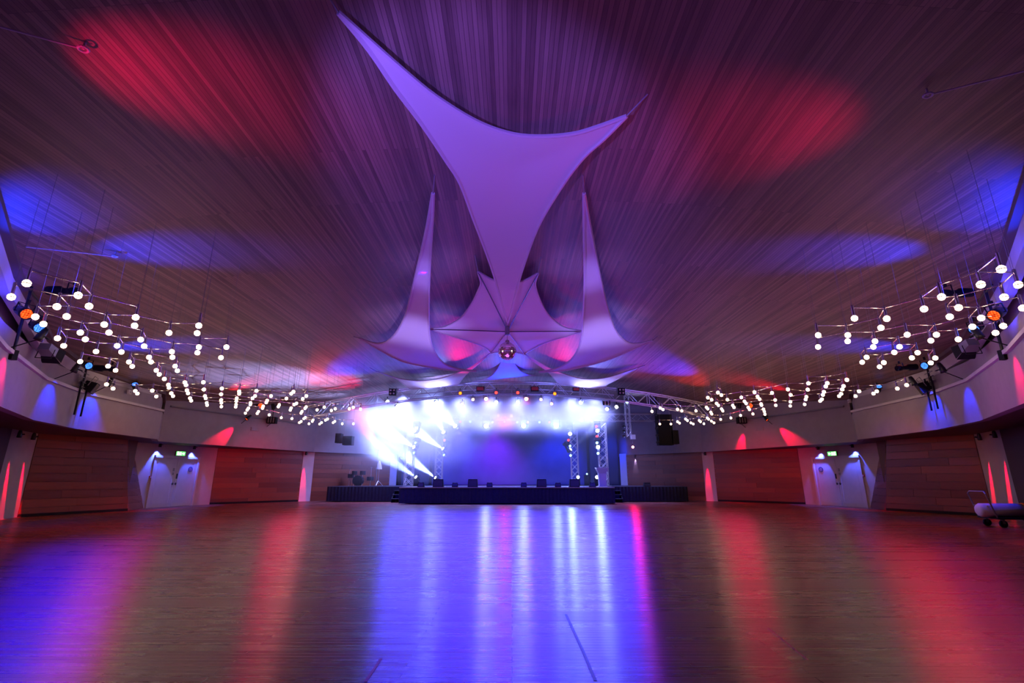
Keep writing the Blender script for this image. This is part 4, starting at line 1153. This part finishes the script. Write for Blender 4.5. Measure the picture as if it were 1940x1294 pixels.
# left of the stage: red beam lamp, white light stand, dark cases
p = at_y(716, 847, 28.2)
t = lamp('small red lamp beaming up through the haze left of the stage', p, BEAM_DIR[(716, 847)], 'hotred', .9)
MB().tube(p + Vector((0, .1, -.05)), (p.x, p.y + .1, STAGE_Z), .02).build('stand_pole', M['grey'], t)
c = at_y(716, 917, 28.6)
t = thing('light_stand', (c.x, 28.6, STAGE_Z), 'pale cone-headed lamp on a slim stand at the left of the stage', 'stand')
top = at_y(715, 882, 28.6)
bar('pole', (c.x, 28.6, STAGE_Z + .1), (c.x, 28.6, top.z - .1), .02, 'alu', t)
MB().lathe([(0.17, -.2), (0.13, .0), (0.05, .22), (0.03, .26)], 14, Matrix.Translation((c.x, 28.6, top.z))).build('cone_head', M['door'], t)
for k in range(3):
    an = k * 2.09 + .4
    bar('leg', (c.x, 28.6, STAGE_Z + .3), (c.x + .28 * math.cos(an), 28.6 + .28 * math.sin(an), STAGE_Z + .01), .012, 'alu', t)
a = at_y(662, 915, 29.3)
t = thing('drum_kit', (a.x, 29.3, STAGE_Z), 'dark drum kit half lost in shadow on the left wing of the stage', 'drums')
drum = lambda x, y, z, r, h, ax: MB().tube(Vector((x, y, z)) - Vector(ax) * h / 2, Vector((x, y, z)) + Vector(ax) * h / 2, r, 16)
X0 = a.x + .5
drum(X0, 29.3, STAGE_Z + .30, .28, .4, (0, 1, 0)).build('bass_drum', M['blackmat'], t)
for dx, dy, dz, r in ((-.25, 0, .72, .15), (.22, 0, .72, .16), (.62, .2, .40, .2), (-.55, .3, .55, .17)):
    drum(X0 + dx, 29.3 + dy, STAGE_Z + dz, r, .22, (0, 0, 1)).build('drum', M['blackmat'], t)
    bar('drum_leg', (X0 + dx, 29.3 + dy, STAGE_Z), (X0 + dx, 29.3 + dy, STAGE_Z + dz - .1), .012, 'alu', t)
for dx, dz in ((-.6, .95), (.65, 1.0)):
    MB().lathe([(0.24, 0), (0.08, .02), (0.03, .05), (0, .05)], 18, Matrix.Translation((X0 + dx, 29.5, STAGE_Z + dz))).build('cymbal', M['chrome'], t)
    bar('cymbal_stand', (X0 + dx, 29.5, STAGE_Z), (X0 + dx, 29.5, STAGE_Z + dz), .012, 'alu', t)

# ------------------------------------------------------------------ lamps along the balcony
def wall_lamp(label, p, aim, col, W, deg, lens=None, sc=.6):
    t = lamp(label, p, Vector(aim) - Vector(p), lens, sc, 'can', None, 'wall_spotlight', 'spotlight')
    spot('wall_spot', Vector(p) + (Vector(aim) - Vector(p)).normalized() * .04, aim, col, W, deg, .35, .03)
    return t
# over the doors
for s, side, pxs in ((-1, 'left', ((304, 842), (369, 847))), (1, 'right', ((1549, 846), (1614, 842)))):
    Cc, D = sgn([DC], s)[0], sgn([DD], s)[0]
    for k, px in enumerate(pxs):
        p = at_wall(*px, Cc, D, .15); p.z = min(p.z, 2.55)
        q = at_wall(*px, Cc, D, .03); q.z = 1.3
        wall_lamp('small downlight above the %s side of the %s double door, throwing a blue cone' % (('left', 'right')[k], side), p, q, (0.06, 0.10, 1.0), 420, 70)
# red on the piers
for s, side, pxs in ((-1, 'left', ((40, 813), (66, 819))), (1, 'right', ((1853, 819), (1881, 812)))):
    A, B = sgn(PIER, s)
    A = (A[0], A[1])
    for k, px in enumerate(pxs):
        p = at_wall(*px, A, B, .14); p.z = 2.45
        q = at_wall(*px, A, B, .0); q.z = 0.9
        wall_lamp('small lamp atop the pale pier by the %s timber wall, over its %s red streak' % (side, ('left', 'right')[k]), p, q, RED, 2600, 9)
for s, side, px in ((-1, 'left', (580, 861)), (1, 'right', (1336, 860))):
    A, B = sgn((PE, PE2), s)
    p = at_wall(*px, A, B, .22); p.z = 2.5
    q = at_wall(*px, A, B, .06); q.z = 0.8
    wall_lamp('small lamp at the top of the narrow pale pier %s of the stage, throwing red' % side, p, q, RED, 1600, 13)
A, B = PF, (PF[0] - .35, PF[1] + .35)
p = at_wall(1203, 868, A, B, .25); p.z = 2.5; q = at_wall(1204, 868, A, B, .05); q.z = .9
wall_lamp('small lamp at the top of the slim pier beside the right drape, throwing blue-white', p, q, (0.12, 0.25, 1.0), 600, 34)
# washes thrown down the balcony front by lamps on its lip
def fascia_lamp(label, px, s, col, W, deg, lean=0.0, path=P_SIDE, z0=4.05, z1=2.75, off=.42):
    pl = sgn(path, s)
    best = None
    for A, B in zip(pl, pl[1:]):
        p = at_wall(*px, A, B, 0)
        A2, B2 = Vector(A), Vector(B); u = (B2 - A2); t = (Vector((p.x, p.y)) - A2).dot(u) / u.length_squared
        if 0 <= t <= 1: best = (A, B, p, t)
    if best is None:
        print('no wall for', label, px); return
    A, B, p, t = best
    fr = wall_frame(A, B, s)
    base = fr[0] + fr[1] * ((Vector((p.x, p.y, 0)) - fr[0]).dot(fr[1]))
    loc = base + fr[2] * off + Vector((0, 0, z0)); aim = base + fr[1] * lean + fr[2] * 0.0 + Vector((0, 0, z1))
    lp = lamp(label, loc, aim - loc, 'ledblue' if col[2] > .5 else 'ledred', .8, 'can', None, 'par_lamp', 'lamp')
    bar('arm', loc, base + Vector((0, 0, 3.79 if path is P_SIDE else z0 - .2)), .012, 'black', lp)
    spot('balcony_spot', loc + (aim - loc).normalized() * .05, aim, col, W, deg, .8, .04)
fascia_lamp('blue lamp clipped to the left balcony lip, near', (95, 735), -1, BLUE, 260, 74)
fascia_lamp('blue lamp clipped to the left balcony lip, beside the post with two legs', (168, 770), -1, BLUE, 340, 80)
fascia_lamp('red lamp clipped to the left balcony lip, nearest the eye', (3, 700), -1, (1, .0, .10), 240, 60)
fascia_lamp('blue lamp clipped to the right balcony lip, near', (1832, 735), 1, BLUE, 260, 56)
fascia_lamp('blue lamp clipped to the right balcony lip, beside the post with two legs', (1775, 775), 1, BLUE, 340, 84)
fascia_lamp('red lamp clipped to the right balcony lip, nearest the eye', (1930, 705), 1, (1, .0, .10), 280, 56)
for s, side, px, ln, nm in ((-1, 'left', (458, 797), -1.1, 'outer'), (-1, 'left', (507, 800), .45, 'inner'), (1, 'right', (1411, 800), .45, 'inner'), (1, 'right', (1462, 797), -1.1, 'outer')):
    fascia_lamp('%s red lamp of the pair above red cones on the %s rear balcony wall' % (nm, side), px, s, RED, 1000, 34, ln, P_BACK, 3.95, 2.75, .3)

# clusters of stage lamps on posts that stand on the balcony lip
def near_seg(path, s, x, y):
    """nearest point on the balcony plan line and its frame"""
    pl = sgn(path, s); best = None
    for A, B in zip(pl, pl[1:]):
        A2, B2 = Vector(A), Vector(B); u = B2 - A2
        t = max(0, min(1, (Vector((x, y)) - A2).dot(u) / u.length_squared)); q = A2 + u * t
        d = (q - Vector((x, y))).length
        if best is None or d < best[0]: best = (d, A, B, q)
    return best
def ray_seg(path, s, x, y):
    pl = sgn(path, s)
    for A, B in zip(pl, pl[1:]):
        p = at_wall(x, y, A, B, 0)
        A2, B2 = Vector(A), Vector(B); u = B2 - A2; t = (Vector((p.x, p.y)) - A2).dot(u) / u.length_squared
        if -.02 <= t <= 1.02: return p, wall_frame(A, B, s)
    return None, None
SETS = {
    -1: dict(side='left', post=((20, 668), (58, 545)), prof=((146, 552), (70, 556)), led=[((30, 592), 'ledred', 1.1), ((56, 619), 'ledblue', 1.05)], flood=((95, 668), (60, 690)),
             post2=((150, 740), (167, 690)), prof2=((216, 700), (172, 697)), led2=((152, 692), 'ledblue', 1.05), flood2=(180, 737), back=[(485, 769), (510, 775)], backflood=(507, 797), disc=(247, 728), legs=((143, 768), (160, 776))),
    1: dict(side='right', post=((1905, 668), (1868, 548)), prof=((1786, 556), (1880, 548)), led=[((1903, 595), 'ledred', 1.1), ((1863, 622), 'ledblue', 1.05)], flood=((1832, 660), (1870, 690)),
            post2=((1768, 730), (1757, 695)), prof2=((1700, 698), (1752, 700)), led2=((1767, 692), 'ledblue', 1.05), flood2=(1742, 738), back=[(1430, 769), (1408, 773)], backflood=(1413, 797), disc=(1673, 732), legs=((1772, 772), (1757, 776))),
}
for s, S in SETS.items():
    side = S['side']
    # first post
    p0, fr = ray_seg(P_SIDE, s, *S['post'][0])
    n = fr[2]
    foot = p0 + n * .04
    pt, _ = ray_seg(P_SIDE, s, *S['post'][1])
    t = thing('lamp_post', foot, 'dark steel lamp post clamped to the %s balcony lip, nearest the eye' % side, 'post')
    topz = pt.z
    bar('pole', foot, Vector((foot.x, foot.y, topz)), .03, 'blackmat', t)
    u = fr[1]
    bar('cross_arm', Vector((foot.x, foot.y, topz - .1)) - u * .5, Vector((foot.x, foot.y, topz - .1)) + u * .7, .022, 'blackmat', t)
    bar('cross_arm', Vector((foot.x, foot.y, topz - .55)) - u * .5, Vector((foot.x, foot.y, topz - .55)) + u * .5, .022, 'blackmat', t)
    MB().box((foot.x - .06, foot.y - .06, foot.z - .15), (foot.x + .06, foot.y + .06, foot.z + .06)).build('clamp', M['black'], t)
    def d_of(px): return at_wall(*px, *[(fr[0].x, fr[0].y), (fr[0].x + u.x, fr[0].y + u.y)], .25)
    a = at_y(*S['prof'][0], foot.y - .3)
    lamp('long black profile spotlight on the near post of the %s balcony' % side, a, Vector((-s, -.08, -.06)), None, .95, 'profile')
    for (px, ln, sc) in S['led']:
        q = d_of(px) + n * .15
        lamp('%s LED par lamp on the near post of the %s balcony' % ('glowing orange-red' if ln == 'ledred' else 'glowing blue', side), q, Vector((0, 6, 0)) - q, ln, sc, 'can')
    q = d_of(S['flood'][0])
    t = thing('flood_lamp', q, 'boxy dark flood lamp with barn doors on the near parapet of the %s balcony' % side, 'lamp')
    mx = orient(q, u * 1.0 + Vector((0, 0, -.35)) + n * .3, .72)
    hb = MB().hexa([(-.16, -.12, -.4), (.16, -.12, -.4), (.16, .12, -.4), (-.16, .12, -.4)], [(-.2, -.16, 0), (.2, -.16, 0), (.2, .16, 0), (-.2, .16, 0)]).mesh('housing'); link('housing', hb, M['grey'], t, mx)
    for sg in (-1, 1):
        dm = MB().hexa([(-.2, sg * .16, 0), (.2, sg * .16, 0), (.2, sg * .17, 0), (-.2, sg * .17, 0)], [(-.26, sg * .24, .3), (.26, sg * .24, .3), (.26, sg * .25, .3), (-.26, sg * .25, .3)]).mesh('barn_door'); link('barn_door', dm, M['black'], t, mx)
        dm = MB().hexa([(sg * .2, -.16, 0), (sg * .21, -.16, 0), (sg * .21, .16, 0), (sg * .2, .16, 0)], [(sg * .27, -.22, .28), (sg * .28, -.22, .28), (sg * .28, .22, .28), (sg * .27, .22, .28)]).mesh('barn_door'); link('barn_door', dm, M['black'], t, mx)
    gm = MB().box((-.18, -.14, .0), (.18, .14, .01)).mesh('glass'); link('glass', gm, M['blackmat'], t, mx)
    bm2 = MB(); bm2.tube((-.22, 0, -.2), (-.22, .34, -.2), .014); bm2.tube((.22, 0, -.2), (.22, .34, -.2), .014); bm2.tube((-.22, .34, -.2), (.22, .34, -.2), .014); link('bracket', bm2.mesh('bracket'), M['blackmat'], t, mx)
    # second post
    p0, fr2 = ray_seg(P_SIDE, s, *S['post2'][0]); pt, _ = ray_seg(P_SIDE, s, *S['post2'][1])
    n2, u2 = fr2[2], fr2[1]
    foot = p0 + n2 * .05
    t = thing('lamp_post', foot, 'dark steel lamp post on the %s balcony lip with two legs hanging down, further off' % side, 'post')
    bar('pole', foot, Vector((foot.x, foot.y, pt.z)), .03, 'blackmat', t)
    for dx in (-.22, .22):
        bar('leg', foot + u2 * dx + n2 * .05 + Vector((0, 0, .25)), foot + u2 * dx + n2 * .05 - Vector((0, 0, .75)), .025, 'black', t)
    for k in range(4):
        zz = foot.z + .12 + .14 * k
        bar('rung', Vector((foot.x, foot.y, zz)) - u2 * .26, Vector((foot.x, foot.y, zz)) + u2 * .26, .018, 'grey', t)
    def d_of2(px): return at_wall(*px, *[(fr2[0].x, fr2[0].y), (fr2[0].x + u2.x, fr2[0].y + u2.y)], .25)
    a = at_y(*S['prof2'][0], foot.y - .3)
    lamp('long black profile spotlight on the further post of the %s balcony' % side, a, Vector((-s, -.08, -.10)), None, .9, 'profile')
    q = d_of2(S['led2'][0]) + n2 * .2
    lamp('glowing blue LED par lamp on the further post of the %s balcony' % side, q, Vector((0, 9, 1)) - q, S['led2'][1], S['led2'][2], 'can')
    q = d_of2(S['flood2'])
    t = thing('flood_lamp', q, 'boxy black flood lamp hung below the further post of the %s balcony' % side, 'lamp')
    mx = orient(q, Vector((-s * .9, .5, -.45)), .8)
    link('housing', MB().hexa([(-.2, -.16, -.36), (.2, -.16, -.36), (.2, .16, -.36), (-.2, .16, -.36)], [(-.26, -.22, 0), (.26, -.22, 0), (.26, .22, 0), (-.26, .22, 0)]).mesh('housing'), M['black'], t, mx)
    link('glass', MB().box((-.23, -.19, 0), (.23, .19, .012)).mesh('glass'), M['blackmat'], t, mx)
    b3_ = MB(); b3_.tube((-.28, 0, -.2), (-.28, -.4, -.2), .014); b3_.tube((.28, 0, -.2), (.28, -.4, -.2), .014); b3_.tube((-.28, -.4, -.2), (.28, -.4, -.2), .014); link('bracket', b3_.mesh('bracket'), M['grey'], t, mx)
    # on the rear balcony wall
    for k, px in enumerate(S['back']):
        p, fr3 = ray_seg(P_BACK, s, *px)
        q = p + fr3[2] * .3
        lamp('%s orange-red LED par lamp on the rear balcony wall at the %s' % (('brighter', 'dimmer')[k], side), q, Vector((0, 4, 2)) - q if k == 0 else Vector((-s * .3, .2, -1)), 'ledred' if k == 0 else 'red', 1.25 if k == 0 else 1.0, 'can')
    p, fr3 = ray_seg(P_BACK, s, *S['backflood'])
    q = p + fr3[2] * .3
    t = thing('flood_lamp', q, 'dark box flood with bars hung on the rear balcony wall at the %s' % side, 'lamp')
    MB().box((q.x - .22, q.y - .12, q.z - .16), (q.x + .22, q.y + .12, q.z + .16)).build('housing', M['black'], t)
    for k in range(3): MB().box((q.x - .16 + k * .13, q.y - .14, q.z - .12), (q.x - .10 + k * .13, q.y - .12, q.z + .12)).build('bar', M['grey'], t)
    bar('bracket', (q.x, q.y, q.z + .16), (q.x, q.y, q.z + .55), .02, 'black', t)
    # blue lamp seen edge on
    p, fr4 = ray_seg(P_SIDE, s, *S['disc'])
    q = p + fr4[2] * .15
    lamp('small blue LED lamp seen edge-on at the far end of the %s balcony' % side, q, Vector((-s * .25, -.5, .30)), 'ledblue', 1.0, 'can')
    # curtain rail and vent on the rear balcony wall
    pr = [ray_seg(P_BACK, s, *q_) for q_ in (((320, 779), (575, 797)) if s < 0 else ((1350, 797), (1602, 779)))]
    if pr[0][0] is not None and pr[1][0] is not None:
        a = pr[0][0] + pr[0][1][2] * .06; b = pr[1][0] + pr[1][1][2] * .06
        b.z = a.z = (a.z + b.z) / 2
        t = thing('wall_rail', (a + b) / 2, 'long thin grey rail along the rear balcony wall at the %s' % side, 'rail')
        bar('rail', a, b, .035, 'grey', t)
        for k in range(6):
            c = a.lerp(b, (k + .5) / 6); nn_ = pr[0][1][2]
            bar('wall_bracket', c, c - nn_ * .08, .015, 'grey', t)
    p, fr5 = ray_seg(P_BACK, s, *((483, 813) if s < 0 else (1440, 813)))
    t = thing('wall_vent', p, 'small flat vent grille on the rear balcony wall at the %s' % side, 'vent')
    tt = (p - fr5[0]).dot(fr5[1])
    wbox(MB(), fr5, tt - .25, tt + .25, p.z - .08, p.z + .08, 0, .03).build('frame', M['fascia'], t)
    for k in range(4): wbox(MB(), fr5, tt - .22, tt + .22, p.z - .06 + .035 * k, p.z - .045 + .035 * k, .03, .04).build('slat', M['grey'], t)
    p, fr6 = ray_seg(P_SIDE, s, *((243, 743) if s < 0 else (1611, 760)))
    if p is not None:
        tt = (p - fr6[0]).dot(fr6[1])
        t = thing('wall_sensor', p, 'small white sensor box high on the %s balcony wall near its corner' % side, 'sensor')
        wbox(MB(), fr6, tt - .07, tt + .07, p.z - .07, p.z + .07, 0, .07).build('housing', M['white'], t)
        wbox(MB(), fr6, tt - .03, tt + .03, p.z - .03, p.z + .03, .07, .08).build('window', M['grey'], t)

# trolley with a white roll, low right
c = at_z(1905, 1000, 0)
t = thing('flatbed_trolley', (c.x, c.y, 0), 'low flatbed trolley with a hoop handle by the pale pier in the lower right corner', 'trolley')
p0 = at_z(1874, 1000, 0); ang = math.atan2(-.15, 1)
u = Vector((math.cos(ang), math.sin(ang), 0)); n = Vector((-u.y, u.x, 0)); o_ = p0 + u * .25
pt_ = lambda a, b, z: o_ + u * a + n * b + Vector((0, 0, z))
MB().hexa([pt_(0, 0, .2), pt_(1.6, 0, .2), pt_(1.6, .7, .2), pt_(0, .7, .2)], [pt_(0, 0, .24), pt_(1.6, 0, .24), pt_(1.6, .7, .24), pt_(0, .7, .24)]).build('platform', M['black'], t)
for a in (.15, 1.45):
    for b in (.08, .62):
        MB().tube(pt_(a, b - .025, .09), pt_(a, b + .025, .09), .09, 14).build('wheel', M['black'], t)
        MB().box((pt_(a, b, 0).x - .03, pt_(a, b, 0).y - .03, .09), (pt_(a, b, 0).x + .03, pt_(a, b, 0).y + .03, .2)).build('caster_fork', M['grey'], t)
MB().path([pt_(.02, .04, .24), pt_(-.12, .04, .82), pt_(-.11, .1, .88), pt_(-.11, .60, .88), pt_(-.12, .66, .82), pt_(.02, .66, .24)], .017, 8).build('handle', M['grey'], t)
MB().path([pt_(-.05, .05, .52), pt_(-.05, .65, .52)], .014, 8).build('handle_rung', M['grey'], t)
MB().hexa([pt_(1.0, -.01, .1), pt_(1.25, -.01, .1), pt_(1.25, .0, .1), pt_(1.0, .0, .1)], [pt_(1.0, -.01, .17), pt_(1.25, -.01, .17), pt_(1.25, 0, .17), pt_(1.0, 0, .17)]).build('reflector', M['orange'], t)
r_ = .17
t = thing('vinyl_roll', pt_(.7, .3, .24), 'thick white roll with an orange end lying on the flatbed trolley', 'roll')
q = (pt_(1.3, .3, .24 + r_) - pt_(-.2, .3, .24 + r_)).normalized()
mx = Matrix.Translation(pt_(-.2, .3, .24 + r_)) @ q.to_track_quat('Z', 'Y').to_matrix().to_4x4()
MB().lathe([(0.05, 0.0), (r_ * .8, 0.0), (r_, .05), (r_, 1.02)], 22, mx).build('roll', M['whiteroll'], t, True)
MB().lathe([(r_ * 1.04, 1.0), (r_ * 1.08, 1.04), (r_ * 1.08, 1.5), (r_ * .9, 1.54), (0.06, 1.54)], 22, mx).build('end_cover', M['orange'], t, True)

# old tape marks on the dance floor
def tape(pts, w_, mk, lab):
    mb = MB(); P = [at_z(x, y, 0) for x, y in pts]
    t = thing('floor_tape', P[0], lab, 'tape')
    for a, b in zip(P, P[1:]):
        d = (b - a).normalized(); q = Vector((-d.y, d.x, 0)) * w_ / 2
        mb.hexa([a - q + Vector((0, 0, .0006)), b - q + Vector((0, 0, .0006)), b + q + Vector((0, 0, .0006)), a + q + Vector((0, 0, .0006))], [a - q + Vector((0, 0, .002)), b - q + Vector((0, 0, .002)), b + q + Vector((0, 0, .002)), a + q + Vector((0, 0, .002))])
    mb.build('strip', M[mk], t)
tape([(1072, 1164), (1105, 1235), (1128, 1290)], .022, 'tape', 'thin dark tape line slanting across the floor right of the middle')
tape([(692, 1292), (722, 1248)], .02, 'tapered', 'short red tape mark at the lower edge, left of the middle')
tape([(1455, 1190), (1530, 1250)], .012, 'tapered', 'faint short red tape mark on the floor at the right')

# ------------------------------------------------------------------ stage haze
HX0, HX1, HY0, HY1, HZ0, HZ1 = -10.6, 8.0, 25.1, 33.4, 0.85, 6.5
hb = MB(); hx = [HX0 + (HX1 - HX0) * i / 12 for i in range(13)]
def hy(x): return min(HY1, interp(abs(x), [(0, 33.4), (7.3, 33.4), (7.4, 31.6), (10.6, 28.2)]))
for a, b in zip(hx, hx[1:]):
    hb.quad((a, HY0, HZ0), (a, hy(a), HZ0), (b, hy(b), HZ0), (b, HY0, HZ0)); hb.quad((a, HY0, zc(a) - .06), (b, HY0, zc(b) - .06), (b, hy(b), zc(b) - .06), (a, hy(a), zc(a) - .06))
    hb.quad((a, HY0, HZ0), (b, HY0, HZ0), (b, HY0, zc(b) - .06), (a, HY0, zc(a) - .06)); hb.quad((b, hy(b), HZ0), (a, hy(a), HZ0), (a, hy(a), zc(a) - .06), (b, hy(b), zc(b) - .06))
for a, e in ((HX0, 0), (HX1, 1)):
    q = [(a, HY0, HZ0), (a, HY0, zc(a) - .06), (a, hy(a), zc(a) - .06), (a, hy(a), HZ0)]; hb.quad(*(q[::-1] if e else q))
hm_ = hb.mesh('stage_haze'); bmz = bmesh.new(); bmz.from_mesh(hm_); bmesh.ops.remove_doubles(bmz, verts=bmz.verts, dist=1e-4); bmesh.ops.recalc_face_normals(bmz, faces=bmz.faces); bmz.to_mesh(hm_); bmz.free()
hz = link('stage_haze', hm_, None)
hz['kind'] = 'stuff'; hz['label'] = 'bright drifting stage haze around the arched truss and the left towers'; hz['category'] = 'haze'
m = bpy.data.materials.new('stage_haze'); m.use_nodes = True
nt = m.node_tree; nt.nodes.clear(); N, Lk = nt.nodes, nt.links
out = N.new('ShaderNodeOutputMaterial'); vs = N.new('ShaderNodeVolumeScatter')
vs.inputs['Color'].default_value = (0.95, 0.96, 1.0, 1); vs.inputs['Anisotropy'].default_value = 0.15
Lk.new(vs.outputs[0], out.inputs['Volume'])
tc = N.new('ShaderNodeTexCoord'); sp = N.new('ShaderNodeSeparateXYZ'); Lk.new(tc.outputs['Object'], sp.inputs[0])
def mth(op, a, b=None, c=None):
    n_ = N.new('ShaderNodeMath'); n_.operation = op
    for i, v in enumerate((a, b, c)):
        if v is None: continue
        if isinstance(v, (int, float)): n_.inputs[i].default_value = v
        else: Lk.new(v, n_.inputs[i])
    return n_.outputs[0]
def gauss(v, c, sg):
    d = mth('DIVIDE', mth('SUBTRACT', v, c), sg)
    return mth('EXPONENT', mth('MULTIPLY', mth('MULTIPLY', d, d), -1.0))
def smooth(v, a, b):
    n_ = N.new('ShaderNodeMapRange'); n_.interpolation_type = 'SMOOTHSTEP'
    n_.inputs['From Min'].default_value = a; n_.inputs['From Max'].default_value = b
    Lk.new(v, n_.inputs['Value']); return n_.outputs[0]
X, Y_, Z = sp.outputs
ns = N.new('ShaderNodeTexNoise'); ns.inputs['Scale'].default_value = 0.55; ns.inputs['Detail'].default_value = 4; ns.inputs['Roughness'].default_value = 0.6; ns.inputs['Distortion'].default_value = 0.6
Lk.new(tc.outputs['Object'], ns.inputs['Vector'])
nz = smooth(ns.outputs['Fac'], 0.34, 0.72)
layer = mth('MULTIPLY', 1.5, mth('MULTIPLY', gauss(Z, 4.85, 0.60), mth('MULTIPLY', smooth(X, -9.5, -5.5), smooth(X, 6.2, 4.2))))
cloud = mth('MULTIPLY', mth('MULTIPLY', gauss(X, -5.8, 2.3), gauss(Z, 3.9, 1.5)), 0.75)
plume = mth('MULTIPLY', mth('MULTIPLY', gauss(X, -7.8, 2.2), gauss(Z, 4.9, 0.7)), 0.6)
base = mth('MULTIPLY', smooth(X, -10.5, -7.0), 0.007)
d = mth('MULTIPLY', mth('ADD', mth('ADD', layer, cloud), mth('ADD', plume, 0.0)), mth('ADD', mth('MULTIPLY', nz, 0.72), 0.28))
d = mth('ADD', d, base)
edge = mth('MULTIPLY', mth('MULTIPLY', smooth(X, HX0, HX0 + 1.5), smooth(X, HX1, HX1 - 1.2)), mth('MULTIPLY', mth('MULTIPLY', smooth(Y_, HY0, HY0 + 1.6), smooth(Y_, HY1, HY1 - .6)), mth('MULTIPLY', smooth(Z, HZ1, HZ1 - .5), smooth(Z, HZ0 - .1, HZ0 + .3))))
Lk.new(mth('MULTIPLY', mth('MULTIPLY', d, edge), HAZE), vs.inputs['Density'])
hz.data.materials.append(m)

# repeats share a group phrase
GROUPS = {'par_lamp': 'par lamps of the stage and balcony', 'moving_head_lamp': 'white moving head lamps on the stage', 'wall_spotlight': 'small wall spotlights under the balcony',
          'shade_sail': 'white fabric sails', 'honeycomb_chandelier': 'honeycomb globe chandeliers', 'truss_tower': 'lattice towers on the stage', 'profile_spotlight': 'black profile spotlights on the balcony',
          'lamp_post': 'lamp posts on the balcony', 'exit_sign': 'green exit signs', 'ceiling_rod': 'thin ceiling rods', 'hanging_speaker': 'hanging black speakers', 'flood_lamp': 'dark flood lamps',
          'blinder_lamp': 'four-lamp blinders', 'stage_drape': 'dark stage drapes', 'balcony_curtain': 'balcony curtains', 'stage_steps': 'stage steps', 'floor_tape': 'tape marks on the floor',
          'fire_alarm_call_point': 'fire alarm call points', 'wall_rail': 'balcony wall rails', 'wall_vent': 'balcony wall vents', 'wall_sensor': 'wall sensors'}
for o in SC.objects:
    if o.parent is None and o.get('category') and not o.get('group'):
        g = GROUPS.get(o.name.split('.')[0])
        if g: o['group'] = g
